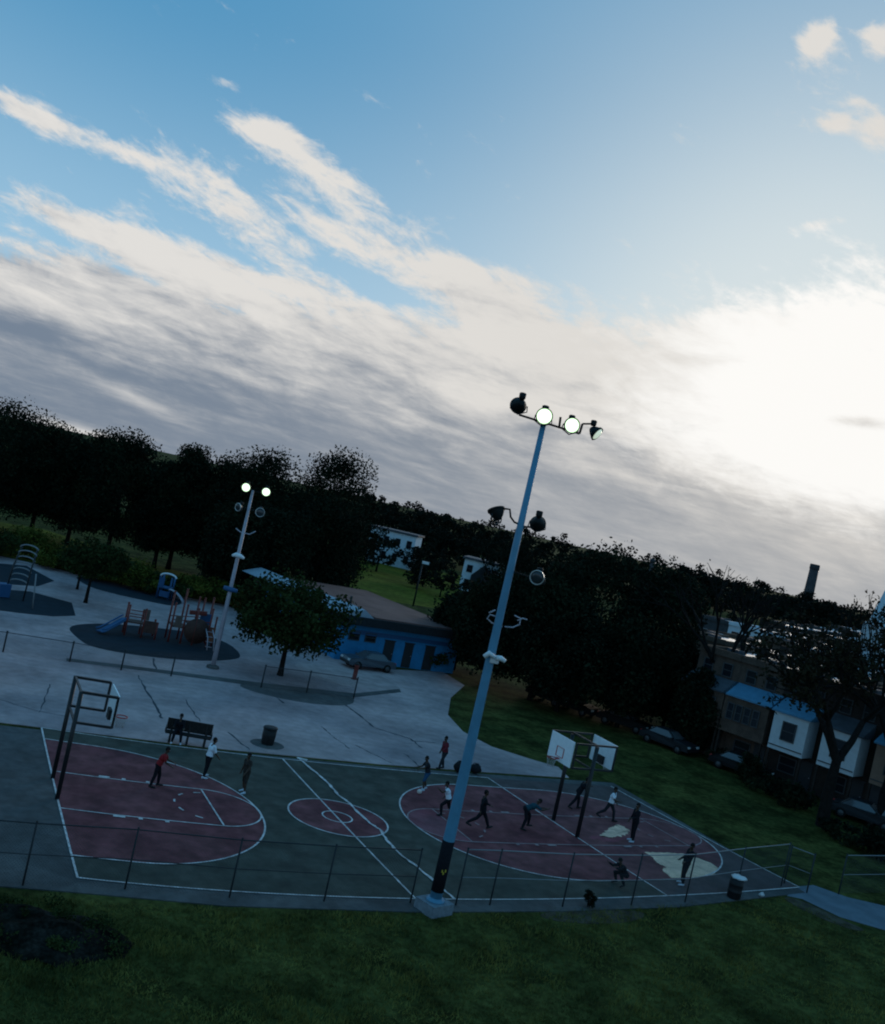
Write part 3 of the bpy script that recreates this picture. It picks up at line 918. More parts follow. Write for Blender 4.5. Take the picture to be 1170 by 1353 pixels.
# ------------------------------------------------------------------ basketball hoops
def hoop_board(parent, c, n, up, w=1.75, h=1.15, rim_on=True, square='rimred', base_r=.23):
    """backboard centred on c facing n; rim at its lower part"""
    side = Vector(n).cross(Vector(up)).normalized()
    n = Vector(n)
    b = MB()
    vs = [c + side * sx * w / 2 + UPV * sz * h / 2 + n * k for k in (-.025, .025) for sx, sz in ((-1, -1), (1, -1), (1, 1), (-1, 1))]
    b.add(vs, [(3, 2, 1, 0), (4, 5, 6, 7), (0, 1, 5, 4), (1, 2, 6, 5), (2, 3, 7, 6), (3, 0, 4, 7)])
    bo = b.build('backboard', 'board', parent)
    s = MB()
    zc = -.16
    for (x0, z0, x1, z1) in ((-.3, -.23, .3, -.23), (-.3, .23, .3, .23), (-.3, -.23, -.3, .23), (.3, -.23, .3, .23)):
        s.bar(c + side * x0 + UPV * (z0 + zc) + n * .03, c + side * x1 + UPV * (z1 + zc) + n * .03, .06, .012)
    s.build('target_square', square, bo)
    bk = MB().box(c - n * .08 + UPV * (-.36), (.12, .5, .4), math.atan2(n.y, n.x))
    bk.build('rim_mount', 'black', bo)
    rc = c + n * .42 + UPV * (-h / 2 + .15)
    rm = MB().tube([rc + (n * math.cos(t) + side * math.sin(t)) * base_r for t in [2 * math.pi * i / 20 for i in range(21)]], .022, 6)
    rm.bar(c + n * .03 + UPV * (-h / 2 + .15), c + n * .2 + UPV * (-h / 2 + .15), .16, .05)
    rm.build('rim', 'rimred', bo)
    nt = MB()
    for i in range(12):
        t0 = 2 * math.pi * i / 12
        for s_ in (1, -1):
            nt.tube([rc + (n * math.cos(t0 + s_ * k * .26) + side * math.sin(t0 + s_ * k * .26)) * (base_r - k * .03) - UPV * (.02 + k * .14) for k in range(4)], .006, 3)
    nt.build('net', 'net', bo)
    return bo


# left hoop: two posts bent over the baseline
pa, pb = Vector((*court(-.02, 6.6), .04)), Vector((*court(0.0, 8.8), .04))
ux = (Vector((*court(2, 7.7), 0)) - Vector((*court(0, 7.7), 0))).normalized()
vy = (pb - pa).normalized()
hz = H(pa, 101, 912)
ht = thing('basketball_hoop', 'basketball hoop on two black bent posts at the left baseline', 'basketball hoop', pa)
for p in (pa, pb):
    q = p - pa
    MB().tube([q, q + UPV * hz], .085, 10).build('post', 'black', ht)
fr = MB()
arm_l = 1.38
for p in (pa, pb):
    q = p - pa
    fr.bar(q + UPV * (hz - .04), q + UPV * (hz - .04) + ux * arm_l, .10)
    fr.bar(q + UPV * (hz - 1.22), q + UPV * (hz - 1.22) + ux * arm_l, .09)
for z in (hz - .04, hz - 1.22):
    fr.bar(UPV * z, (pb - pa) + UPV * z, .075)
fr.bar(UPV * (hz - 1.24) + ux * arm_l, UPV * (hz - .02) + ux * arm_l, .085)
fr.bar((pb - pa) + UPV * (hz - 1.24) + ux * arm_l, (pb - pa) + UPV * (hz - .02) + ux * arm_l, .085)
fr.build('frame', 'black', ht)
mid = (pb - pa) * .5
nb = vy.cross(UPV)
hoop_board(ht, mid + ux * (arm_l + .07) + UPV * (hz - .62), nb, UPV, 1.95, 1.18)

# double hoop between the two right-hand courts
pa, pb = Vector((*court(23.22, 6.75), .04)), Vector((*court(23.35, 8.98), .04))
ux = (Vector((*court(25, 7.8), 0)) - Vector((*court(23, 7.8), 0))).normalized()
ht2 = thing('basketball_hoop', 'double basketball hoop with white boards back to back on two black posts', 'basketball hoop', pa)
hz = H(pa, 788, 984)
for p in (pa, pb):
    q = p - pa
    MB().tube([q, q + UPV * (hz - .1)], .105, 10).build('post', 'black', ht2)
fr = MB()
mid = (pb - pa) * .5
zt, zb = hz - .03, hz - 1.22
for p in (pa, pb):
    q = p - pa
    for z in (zt, zb):
        fr.bar(q + UPV * z - ux * 1.28, q + UPV * z + ux * 1.28, .085)
    for s_ in (-1, 1):
        fr.bar(q + UPV * (zb - .04) + ux * 1.28 * s_, q + UPV * (zt + .04) + ux * 1.28 * s_, .07)
for z in (zt, zb):
    fr.bar(UPV * z, (pb - pa) + UPV * z, .075)
fr.build('frame', 'black', ht2)
nb = (pb - pa).normalized().cross(UPV)
hoop_board(ht2, mid - ux * 1.37 + UPV * (hz - .62), -nb, UPV, 2.0, 1.25)
hoop_board(ht2, mid + ux * 1.37 + UPV * (hz - .62), nb, UPV, 2.0, 1.25)

# ------------------------------------------------------------------ bench, bin, bags
bl, br = G(216, 979), G(276, 989)
bd = (br - bl).normalized()
bn = Vector((bd.y, -bd.x, 0))       # towards the court
bw = (br - bl).length
be = thing('park_bench', 'long dark bench with a solid backrest facing the left court', 'bench', bl)
zz = .03
o = bn * .0
MB().box(bd * bw / 2 + UPV * (.47 + zz), (bw, .46, .07), math.atan2(bd.y, bd.x)).build('seat', 'wood', be)
bk = MB()
for z in (.62, .81, 1.00):
    bk.box(bd * bw / 2 - bn * .27 + UPV * (z + zz), (bw, .05, .185), math.atan2(bd.y, bd.x))
bk.build('backrest', 'wood', be)
for k in (.12, .5, .88):
    q = bd * bw * k
    MB().bar(q + bn * .18 + UPV * zz, q + bn * .18 + UPV * (.44 + zz), .09).bar(q - bn * .24 + UPV * zz, q - bn * .30 + UPV * (1.05 + zz), .09).bar(q - bn * .24 + UPV * (.40 + zz), q + bn * .18 + UPV * (.40 + zz), .07).build('leg', 'black', be)
for k in (.0, 1.0):
    q = bd * bw * k
    MB().bar(q - bn * .28 + UPV * (.68 + zz), q + bn * .2 + UPV * (.68 + zz), .07).bar(q + bn * .18 + UPV * (.5 + zz), q + bn * .18 + UPV * (.68 + zz), .06).build('armrest', 'black', be)

TC = G(353, 984)
tb = thing('trash_can', 'black cylindrical trash can standing on the plaza near the sideline', 'trash can', (TC.x, TC.y, .03))
hb = H(TC, 356, 961)
MB().lathe((0, 0, 0), (0, 0, 1), [(0, .30), (.05, .33), (hb * .5, .36), (hb - .08, .36)], 20).build('body', 'binmat', tb)
MB().lathe((0, 0, hb - .09), (0, 0, 1), [(0, .38), (.05, .39), (.1, .36), (.12, .24)], 20).build('lid', 'binmat', tb)
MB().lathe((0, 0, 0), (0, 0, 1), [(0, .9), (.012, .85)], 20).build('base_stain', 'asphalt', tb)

DB = G(969, 1187)
db = thing('trash_barrel', 'dark trash barrel topped with a white bag inside the near fence', 'trash barrel', (DB.x, DB.y, .03))
MB().lathe((0, 0, 0), (0, 0, 1), [(0, .27), (.04, .30), (.3, .31), (.32, .325), (.34, .31), (.62, .31), (.64, .325), (.66, .31), (.9, .30)], 18).build('body', 'binmat', db)
w = MB().ball((.08, 0, .93), .34, 14, (1.1, 1, .22))
for i, p in enumerate(w.v):
    r_ = random.Random(i)
    w.v[i] = (p[0] + r_.uniform(-.03, .03), p[1] + r_.uniform(-.03, .03), p[2] + r_.uniform(-.02, .03))
w.build('bag_liner', 'bagwhite', db)


def bag(px, py, label, sx=.34, sy=.22, sz=.26, m='bag'):
    p = G(px, py)
    b = MB().ball((0, 0, sz), 1.0, 14, (sx, sy, sz))
    for i, q in enumerate(b.v):
        r_ = random.Random(i + px)
        b.v[i] = (q[0] + r_.uniform(-.03, .03), q[1] + r_.uniform(-.02, .02), max(0, q[2] * (1 + r_.uniform(-.08, .12))))
    t = thing('sports_bag', label, 'bag', (p.x, p.y, .045), rng.uniform(0, 3))
    b.build('body', m, t)
    MB().tube([(-sx * .6, 0, sz * 1.7), (-sx * .4, 0, sz * 2.2), (sx * .4, 0, sz * 2.2), (sx * .6, 0, sz * 1.7)], .02, 6).build('handle', m, t)


bag(606, 1022, 'larger dark sports bag on the far sideline beside the blue pole', .36, .24, .30)
bag(627, 1023, 'smaller dark sports bag on the far sideline past the blue pole')
bag(1006, 1186, 'small pale bag lying by the near fence corner', .13, .1, .09, 'bagwhite')

# ------------------------------------------------------------------ playground
def play_post(parent, p, h, m='playred', r=.07):
    MB().tube([p, Vector(p) + Vector((0, 0, h))], r, 8).ball(Vector(p) + Vector((0, 0, h)), r * 1.3, 8).build('post', m, parent)


P0 = G(178, 842)
pa_ = thing('play_structure', 'small red play deck with a blue slide on the dark rubber mat', 'playground', (P0.x, P0.y, .05))
E1 = (G(205, 846) - G(165, 840)).normalized()
E2 = Vector((-E1.y, E1.x, 0))
pw = (G(205, 846) - G(165, 840)).length
hts = H(P0, 186, 803)
for i, (a, b, hh) in enumerate(((0, 0, 1.0), (0, 1.1, 1.0), (pw * .55, 0, .95), (pw * .55, 1.3, .8), (pw, 0, .55), (pw, 1.3, .55))):
    play_post(pa_, E1 * (a - pw * .35) + E2 * b, hts * hh)
MB().box(E1 * (-pw * .07) + E2 * .6 + UPV * 1.0, (pw * .55, 1.2, .1), math.atan2(E1.y, E1.x)).box(E1 * (pw * .42) + E2 * .6 + UPV * .6, (pw * .5, 1.2, .1), math.atan2(E1.y, E1.x)).build('deck', 'playbrown', pa_)
MB().box(E1 * (pw * .42) + E2 * -.02 + UPV * .85, (pw * .40, .05, .9), math.atan2(E1.y, E1.x)).build('side_panel', 'playbrown', pa_)
MB().box(E1 * (pw * .3) + E2 * 1.3 + UPV * 1.5, (pw * .25, .05, .8), math.atan2(E1.y, E1.x)).build('side_panel', 'playtan', pa_)
MB().bar(E1 * (-pw * .3) + UPV * 1.45, E1 * (pw * .2) + UPV * 1.45, .06).bar(E1 * (-pw * .3) + UPV * 1.9, E1 * (pw * .2) + UPV * 1.9, .06).bar(E1 * (-pw * .3) + UPV * 1.45 + E2 * 1.1, E1 * (pw * .2) + UPV * 1.45 + E2 * 1.1, .06).build('guard_rail', 'playred', pa_)
s0, s1 = E1 * (-pw * .38) + E2 * .55 + UPV * 1.15, L(P0, G(130, 838)) + UPV * .2
slm = MB()
sd_ = (s1 - s0)
sn = Vector((-sd_.y, sd_.x, 0)).normalized()
ks = [0, .12, .5, .85, 1]
zs = [1.15, 1.05, .62, .25, .2]
for off in (-.32, .32):
    slm.tube([s0 + Vector((sd_.x * k, sd_.y * k, 0)) + sn * off + UPV * (z - s0.z + .16) for k, z in zip(ks, zs)], .06, 6)
for i in range(4):
    a, b = ks[i], ks[i + 1]
    pa2, pb2 = s0 + Vector((sd_.x * a, sd_.y * a, zs[i] - s0.z)), s0 + Vector((sd_.x * b, sd_.y * b, zs[i + 1] - s0.z))
    slm.bar(pa2, pb2, .62, .05) if False else slm.add([pa2 + sn * .32, pa2 - sn * .32, pb2 - sn * .32, pb2 + sn * .32, pa2 + sn * .32 - UPV * .06, pa2 - sn * .32 - UPV * .06, pb2 - sn * .32 - UPV * .06, pb2 + sn * .32 - UPV * .06],
                                                      [(0, 1, 2, 3), (7, 6, 5, 4), (0, 3, 7, 4), (1, 5, 6, 2)])
slm.build('slide', 'playblue', pa_)

P1 = G(250, 853)
pb_ = thing('play_structure', 'large red and brown climbing deck with orange panel on the dark rubber mat', 'playground', (P1.x, P1.y, .05))
pw = (G(282, 857) - G(226, 848)).length
hts = H(P1, 262, 800)
for a, b, hh in ((-.5, 0, .95), (-.5, 1.6, 1.15), (-.22, 0, .95), (-.22, 1.6, 1.25), (.05, 0, .9), (.12, 1.8, 1.1), (.25, 1.8, 1.1), (.38, 0, .95), (.44, 1.6, 1.15), (.52, .2, .75)):
    play_post(pb_, E1 * (a * pw) + E2 * b, hts * hh)
rz_ = math.atan2(E1.y, E1.x)
MB().box(E1 * (-.3 * pw) + E2 * .8 + UPV * 1.2, (pw * .38, 1.6, .1), rz_).box(E1 * (.15 * pw) + E2 * .8 + UPV * 1.5, (pw * .55, 1.6, .1), rz_).build('deck', 'playbrown', pb_)
pn = MB().lathe(E1 * (.1 * pw) + E2 * -.06 + UPV * 1.1, E2, [(0, .95), (.12, .95)], 22)
pn.build('climbing_panel', 'playbrown', pb_)
MB().box(E1 * (.45 * pw) + E2 * .1 + UPV * 1.0, (.55, .08, 1.1), rz_).build('side_panel', 'playorange', pb_)
MB().box(E1 * (.30 * pw) + E2 * 1.0 + UPV * 1.9, (.8, .08, .9), rz_).build('side_panel', 'playblue', pb_)
MB().box(E1 * (-.36 * pw) + E2 * 0 + UPV * 1.6, (.5, .08, .9), rz_).build('side_panel', 'playtan', pb_)
MB().bar(E1 * (-.5 * pw) + UPV * 1.7, E1 * (.4 * pw) + UPV * 1.9, .06).bar(E1 * (-.5 * pw) + E2 * 1.6 + UPV * 1.7, E1 * (.44 * pw) + E2 * 1.6 + UPV * 2.0, .06).bar(E1 * (-.1 * pw) + E2 * .9 + UPV * 2.3, E1 * (.3 * pw) + E2 * .9 + UPV * 2.4, .3).build('guard_rail', 'playred', pb_)
ld = MB()
for q in (0, .5):
    ld.tube([E1 * (.3 * pw + q) + E2 * -.1 + UPV * 1.4, E1 * (.34 * pw + q) + E2 * -.8 + UPV * .9, E1 * (.36 * pw + q) + E2 * -1.1 + UPV * 0], .045, 6)
for k in range(4):
    ld.bar(E1 * (.31 * pw) + E2 * (-.25 - .25 * k) + UPV * (1.25 - .33 * k), E1 * (.31 * pw + .5) + E2 * (-.25 - .25 * k) + UPV * (1.25 - .33 * k), .045)
ld.build('ladder', 'greypole', pb_)

P2 = G(214, 792)
sp_ = thing('play_structure', 'tall blue play tower with a hooped climber behind the rubber mats', 'playground', (P2.x, P2.y, .05))
hts = H(P2, 221, 757)
for a, b in ((-.55, 0), (.55, 0), (-.55, 1.1), (.55, 1.1)):
    MB().tube([RGT * a + FWD * b, RGT * a + FWD * b + UPV * hts * .85], .09, 8).build('post', 'playblue', sp_)
MB().box(FWD * .55 + UPV * hts * .42, (1.3, 1.2, .12), YAW).build('deck', 'playblue', sp_)
MB().box(RGT * -.35 + UPV * hts * .6 - FWD * .06, (.5, .08, hts * .35), YAW).box(UPV * hts * .2 + RGT * .1 - FWD * .06, (.9, .08, hts * .22), YAW).build('side_panel', 'playblue', sp_)
MB().tube([RGT * (.2 + .75 * math.cos(t)) - FWD * .1 + UPV * (hts * .84 + .32 * math.sin(t)) for t in [math.pi * i / 10 for i in range(11)]], .09, 8).build('canopy_hoop', 'white', sp_)
hc = MB()
for k in range(3):
    hc.tube([RGT * (.6 + 1.6 * i / 8) - FWD * (.2 + .25 * k) + UPV * (hts * .42 * math.sin(math.pi * (.5 + .5 * i / 8)) ** .7 + .05) for i in range(9)], .045, 6)
hc.build('hooped_climber', 'greypole', sp_)

P3 = G(18, 792)
sc_ = thing('spiral_climber', 'curving spiral climber with pale rungs on the far left mat', 'climber', (P3.x, P3.y, .05))
hts = H(P3, 24, 722)
spn = MB()
for a in (-.75, .75):
    spn.tube([RGT * a, RGT * a * .95 + FWD * .3 + UPV * hts * .6, RGT * a * .8 + FWD * 1.0 + UPV * hts], .06, 8)
spn.build('side_rail', 'black', sc_)
rg = MB()
for k in range(7):
    z = hts * (.30 + .11 * k)
    q = FWD * (.25 + .1 * k)
    rg.tube([q + RGT * (.72 * math.cos(t)) + UPV * (z + .28 * math.sin(t)) for t in [math.pi * i / 8 for i in range(9)]], .055, 6)
rg.build('rungs', 'frame', sc_)
MB().tube([L(P3, G(43, 805)), L(P3, G(43, 805)) + UPV * 2.6 - RGT * .3], .05, 8).build('slide_pole', 'frame', sc_)
MB().box((-1.0 * RGT) + UPV * .5, (.9, .9, 1.0), .4).build('side_panel', 'playblue', sc_)

RPo = G(468, 898)
rp = thing('marker_post', 'short red marker post on the pale slab by the parked car', 'post', (RPo.x, RPo.y, .04))
MB().lathe((0, 0, 0), (0, 0, 1), [(0, .26), (.06, .26), (.07, .17), (.95, .17), (.98, .20), (1.12, .18), (1.2, .06)], 14).build('body', 'playred', rp)
MB().lathe((0, 0, 1.12), (0, 0, 1), [(0, .19), (.12, .12), (.16, .03)], 12).build('cap', 'black', rp)

# ------------------------------------------------------------------ people
def capsules(segs, n=12):
    m = MB()
    for a, b, ra, rb in segs:
        a, b = Vector(a), Vector(b)
        if (b - a).length < 1e-4:
            m.ball(a, ra, n)
            continue
        x, y, d = frame_to(b - a)
        ln_ = (b - a).length
        prof = [(-ra * .98, ra * .15), (-ra * .75, ra * .66), (-ra * .35, ra * .93), (0, ra), (ln_, rb), (ln_ + rb * .35, rb * .93), (ln_ + rb * .75, rb * .66), (ln_ + rb * .98, rb * .15)]
        m.lathe(a, d, prof, n)
    return m


def fuse(m, name, matname, parent, voxel):
    """melt overlapping volumes into one continuous skin"""
    me = bpy.data.meshes.new(name)
    me.from_pydata(m.v, [], m.f)
    me.update()
    tmp = bpy.data.objects.new(name, me)
    C.objects.link(tmp)
    r = tmp.modifiers.new('r', 'REMESH')
    r.mode = 'VOXEL'
    r.voxel_size = voxel
    r.use_smooth_shade = True
    s = tmp.modifiers.new('s', 'SMOOTH')
    s.iterations = 2
    s.factor = .5
    dg = bpy.context.evaluated_depsgraph_get()
    out = bpy.data.meshes.new_from_object(tmp.evaluated_get(dg))
    bpy.data.objects.remove(tmp)
    out.materials.clear()
    out.materials.append(M[matname])
    out.name = name
    return link(name, out, parent)


def ang(f, abd, sx):
    return Vector((sx * math.sin(R(abd)), math.sin(R(f)) * math.cos(R(abd)), -math.cos(R(f)) * math.cos(R(abd))))


def person(label, px, py, face, shirt, trousers, shoe='shoedark', H_=1.75, lean=4, side=0, head=5, legs=((5, 6, 8), (-5, 6, 8)), arms=((8, 10, 18), (8, 10, 18)),
           group=None, sleeves=.6, shorts=False, ground=.045, hair='hair', loc=None, hat=False):
    k = H_ / 1.75
    d = RGT * math.cos(R(face)) + FWD * math.sin(R(face))
    p = loc or G(px, py)
    t = thing('person', label, 'person', (p.x, p.y, ground if loc is None else p.z), math.atan2(d.y, d.x) - math.pi / 2, group)
    td = Vector((math.sin(R(side)), math.sin(R(lean)) * math.cos(R(side)), math.cos(R(lean)) * math.cos(R(side))))
    tx = Vector((math.cos(R(side)), 0, -math.sin(R(side))))
    ty = td.cross(tx)
    pel = Vector((0, 0, 0))
    neck = pel + td * .54
    chest = pel + td * .36
    belly = pel + td * .16
    hd = Vector((td.x, math.sin(R(lean * .6 + head)), 0))
    hd.z = math.sqrt(max(.05, 1 - hd.x ** 2 - hd.y ** 2))
    hc = neck + hd * .185
    face_d = hd.cross(tx).normalized() * -1.0
    if face_d.y < 0 and lean < 60:
        face_d = -face_d
    J = {}
    body, sh, tr = [], [], []
    shoes = []
    # torso
    tor = [(pel + tx * .075, pel - tx * .075, .115, .115), (belly + tx * .055, belly - tx * .055, .105, .105), (chest + tx * .085, chest - tx * .085, .115, .115),
           (pel, belly, .13, .115), (belly, chest, .115, .13), (chest, neck - td * .04, .13, .085), (neck - td * .055 + tx * .15, neck - td * .055 - tx * .15, .062, .062)]
    body += tor + [(neck - td * .03, hc - hd * .05, .055, .05)]
    # head: skull, jaw, nose, ears, lips
    body += [(hc + hd * .035 - face_d * .012, hc + hd * .03 + face_d * .005, .092, .085), (hc - hd * .055 + face_d * .03, hc + hd * .0 + face_d * .02, .058, .078),
             (hc + face_d * .095 + hd * .012, hc + face_d * .108 - hd * .02, .011, .016), (hc - hd * .055 + face_d * .088 - tx * .014, hc - hd * .055 + face_d * .088 + tx * .014, .010, .010)]
    for s in (-1, 1):
        body.append((hc + tx * s * .088 + hd * .02, hc + tx * s * .092 - hd * .02, .013, .011))
    lowest = 1e9
    for s, (f, ab, kn) in zip((-1, 1), legs):
        hip = pel + tx * s * .095
        th = ang(f, ab, s)
        knee = hip + th * .43
        sd = ang(f - kn, ab * .6, s)
        ank = knee + sd * .42
        fa = max(-25, min(60, (f - kn) * .75))
        toe = ank + Vector((s * .03, math.cos(R(fa)) * .19, math.sin(R(fa)) * .19 - .045))
        heel = ank + Vector((0, -.045 * math.cos(R(fa)), -.05))
        body += [(hip, knee, .088, .056), (knee, knee + sd * .15, .056, .060), (knee + sd * .15, ank, .060, .038), (ank, heel, .038, .034), (heel, toe, .034, .030)]
        shoes.append([(ank + sd * -.02, heel, .046, .045), (heel, heel.lerp(toe, .6), .045, .047), (heel.lerp(toe, .6), toe, .047, .036)])
        lowest = min(lowest, heel.z - .045, toe.z - .036)
        tr += [(hip, knee, .104, .074)]
        if not shorts:
            tr += [(knee, knee + sd * .16, .074, .074), (knee + sd * .16, ank - sd * .03, .074, .058)]
    tr += [(pel + tx * .075, pel - tx * .075, .128, .128), (pel, pel + td * .07, .138, .128)]
    sh += [(belly - td * .10 + tx * .07, belly - td * .10 - tx * .07, .128, .128), (belly + tx * .06, belly - tx * .06, .122, .122), (chest + tx * .088, chest - tx * .088, .130, .130), (pel + td * .05, belly, .142, .130),
           (belly, chest, .130, .144), (chest, neck - td * .05, .144, .082), (neck - td * .055 + tx * .15, neck - td * .055 - tx * .15, .074, .074)]
    for s, (f, ab, eb) in zip((-1, 1), arms):
        shd = neck - td * .055 + tx * s * .175
        ua = ang(f + lean * .6, ab, s)
        elb = shd + ua * .29
        fa = ang(f + lean * .6 + eb, ab * .5, s)
        wr_ = elb + fa * .25
        body += [(shd, elb, .052, .040), (elb, elb + fa * .08, .040, .041), (elb + fa * .08, wr_, .041, .026)]
        # hand: palm, four unequal bent fingers, thumb off the side
        hx = tx - fa * tx.dot(fa)
        hx = hx.normalized()
        hn = fa.cross(hx).normalized()
        palm = wr_ + fa * .085
        body += [(wr_ + hx * .018, palm + hx * .026, .020, .018), (wr_ - hx * .018, palm - hx * .026, .020, .018), (wr_, palm, .024, .020)]
        for i, (o_, l_) in enumerate(((-.033, .060), (-.011, .075), (.011, .070), (.033, .058))):
            b0 = palm + hx * o_
            b1 = b0 + (fa * .85 + hn * -.25 * s).normalized() * l_ * .55
            b2 = b1 + (fa * .6 + hn * -.65 * s).normalized() * l_ * .5
            body += [(b0, b1, .0115, .0105), (b1, b2, .0105, .0095)]
        t0 = wr_ + fa * .025 - hx * s * .03
        body += [(t0, t0 + (fa * .6 - hx * s * .75).normalized() * .045, .013, .012), (t0 + (fa * .6 - hx * s * .75).normalized() * .045, t0 + (fa * 1.0 - hx * s * .75).normalized() * .085, .012, .010)]
        sh.append((shd, shd + ua * .29 * min(1, sleeves), .070, .062 if sleeves < 1 else .056))
        if sleeves > 1:
            sh += [(elb, elb + fa * .22, .056, .042)]
    off = Vector((0, 0, -lowest))
    fx = lambda segs: [((a + off) * k, (b + off) * k, ra * k, rb * k) for a, b, ra, rb in segs]
    bo = fuse(capsules(fx(body)), 'body', 'skin', t, .0095)
    fuse(capsules(fx(sh)), 'shirt', shirt, t, .016)
    fuse(capsules(fx(tr)), 'shorts' if shorts else 'trousers', trousers, t, .016)
    for sg in shoes:
        fuse(capsules(fx(sg)), 'shoe', shoe, t, .012)
    hr = [(hc + hd * .055 - face_d * .022, hc + hd * .045 + face_d * .015, .098, .078), (hc + hd * .0 - face_d * .045, hc + hd * .04 - face_d * .03, .070, .085)]
    fuse(capsules(fx(hr)), 'cap' if hat else 'hair', hair, t, .014)
    for s in (-1, 1):
        e = (hc + face_d * .083 + tx * s * .034 + hd * .018 + off) * k
        MB().ball(e, .013 * k, 8).build('eye', 'eye', t)
    return t


person('player in a red shirt and black trousers leaning forward on the left court', 203, 1041, 10, 'redshirt', 'blackcloth', lean=20, head=6, legs=((16, 5, 14), (-6, 5, 6)), arms=((22, 8, 35), (14, 8, 40)), sleeves=.65)
person('player in a white tee and black trousers standing beside the left three point line', 270, 1029, 40, 'whiteshirt', 'blackcloth', shoe='shoewhite', lean=8, side=2, legs=((8, 5, 8), (-7, 5, 6)), arms=((-6, 14, 20), (10, 14, 30)), sleeves=.75, H_=1.8)
person('player in dull brown clothes standing on the green floor outside the left three point line', 320, 1049, 230, 'brownshirt', 'brownshirt', shoe='shoewhite', lean=5, legs=((8, 6, 10), (-8, 6, 8)), arms=((14, 12, 30), (-6, 12, 18)), sleeves=.5, shorts=True)
# seated on the bench, facing the court
bface = math.degrees(math.atan2(bn.dot(FWD), bn.dot(RGT)))
sit = bl + bd * (bw * .27)
person('person in dark clothes and white shoes sitting on the long bench', 0, 0, bface, 'blackcloth', 'blackcloth', shoe='shoewhite', lean=6, head=12, legs=((82, 10, 84), (80, 8, 74)), arms=((35, 8, 45), (30, 12, 55)),
       sleeves=1.2, loc=Vector((sit.x, sit.y, .05)) - bn * .06)
person('person in a maroon sweater walking along the plaza behind the right court', 583, 1018, 215, 'maroonshirt', 'charcoal', lean=9, head=8, legs=((28, 7, 14), (-10, 7, 10)), arms=((24, 16, 40), (-18, 16, 25)), sleeves=1.2, H_=1.85)
person('player in dark shirt and blue shorts dribbling at the right three point arc', 560, 1046, 200, 'charcoal', 'blueshorts', shoe='shoewhite', lean=16, head=12, legs=((26, 10, 34), (2, 10, 26)), arms=((34, 10, 30), (20, 16, 40)), sleeves=.6, shorts=True)
bp_ = G(553.5, 1051)
bb = tag(MB().ball((0, 0, 0), .12, 20).build('basketball', 'ball', None, (bp_.x, bp_.y, .20)), 'pale basketball bouncing just beside the dribbling player', 'ball')
person('player in a white vest running left behind the blue floodlight pole', 588, 1079, 190, 'whiteshirt', 'blackcloth', lean=20, head=4, legs=((48, 6, 58), (-18, 6, 40)), arms=((50, 10, 60), (-40, 12, 60)), sleeves=.3)
person('player in black striding with legs wide apart beside the blue floodlight pole', 633, 1096, 10, 'blackcloth', 'blackcloth', lean=-4, head=8, legs=((34, 6, 8), (-34, 6, 26)), arms=((30, 12, 45), (-30, 12, 35)), sleeves=1.2, H_=1.9)
person('player in a teal shirt bent low in the painted lane of the right court', 689, 1096, 5, 'tealshirt', 'blackcloth', lean=62, head=-20, legs=((42, 8, 40), (10, 10, 24)), arms=((20, 12, 40), (30, 12, 50)), sleeves=.7, H_=1.85)
person('player in black lunging behind the near post of the double hoop', 760, 1070, 15, 'blackcloth', 'blackcloth', lean=24, side=6, legs=((20, 6, 14), (-26, 8, 12)), arms=((40, 14, 40), (-10, 12, 30)), sleeves=1.2, H_=1.85)
person('player in a white tee and dark trousers jogging under the double hoop', 802, 1085, 330, 'whiteshirt', 'charcoal', lean=8, head=4, legs=((28, 7, 20), (-22, 7, 30)), arms=((-15, 14, 55), (30, 14, 60)), sleeves=.6, H_=1.85)
person('tall man in black with pale shoes standing near the cream painted sunlight patch', 834, 1113, 200, 'blackcloth', 'blackcloth', shoe='shoewhite', lean=4, head=4, legs=((5, 4, 6), (-4, 4, 4)), arms=((22, 8, 60), (6, 6, 20)), sleeves=1.2, H_=1.9)
person('person in black squatting by the near fence on the right court', 823, 1172, 205, 'blackcloth', 'blackcloth', lean=38, head=10, legs=((100, 16, 128), (92, 16, 122)), arms=((50, 14, 40), (45, 14, 50)), sleeves=1.2, H_=1.75)
person('tall person in black leaning forward beyond the near fence on the cream painted sunlight patch', 901, 1170, 195, 'blackcloth', 'blackcloth', shoe='shoewhite', lean=-8, side=-6, head=18, legs=((12, 5, 14), (-2, 5, 4)), arms=((24, 8, 50), (18, 8, 40)), sleeves=1.2, H_=1.9)


# ------------------------------------------------------------------ trees
def leaf_cloud(rng, clumps, per, size, rc):
    """clumps: (centre, scale); small leaf faces spread through each clump"""
    n = len(clumps) * per
    cs_ = np.repeat(np.array([c for c, _ in clumps]), per, 0)
    sc_ = np.repeat(np.array([s for _, s in clumps]), per)[:, None]
    g = rng.normal(size=(n, 3))
    g /= np.linalg.norm(g, axis=1)[:, None] + 1e-9
    rr = .95 * rng.uniform(.05, 1.0, (n, 1)) ** .5 * (1 + rng.normal(size=(n, 1)) * .05)
    pts = cs_ + g * rr * rc * sc_ * np.array([1, 1, .8])
    a = rng.normal(size=(n, 3))
    a /= np.linalg.norm(a, axis=1)[:, None]
    b = np.cross(a, rng.normal(size=(n, 3)))
    b /= np.linalg.norm(b, axis=1)[:, None]
    s = size * rng.uniform(.6, 1.35, (n, 1))
    q = np.stack([pts - a * s * .5, pts + b * s * .32, pts + a * s * .5, pts - b * s * .32], 1).reshape(-1, 3)
    return q


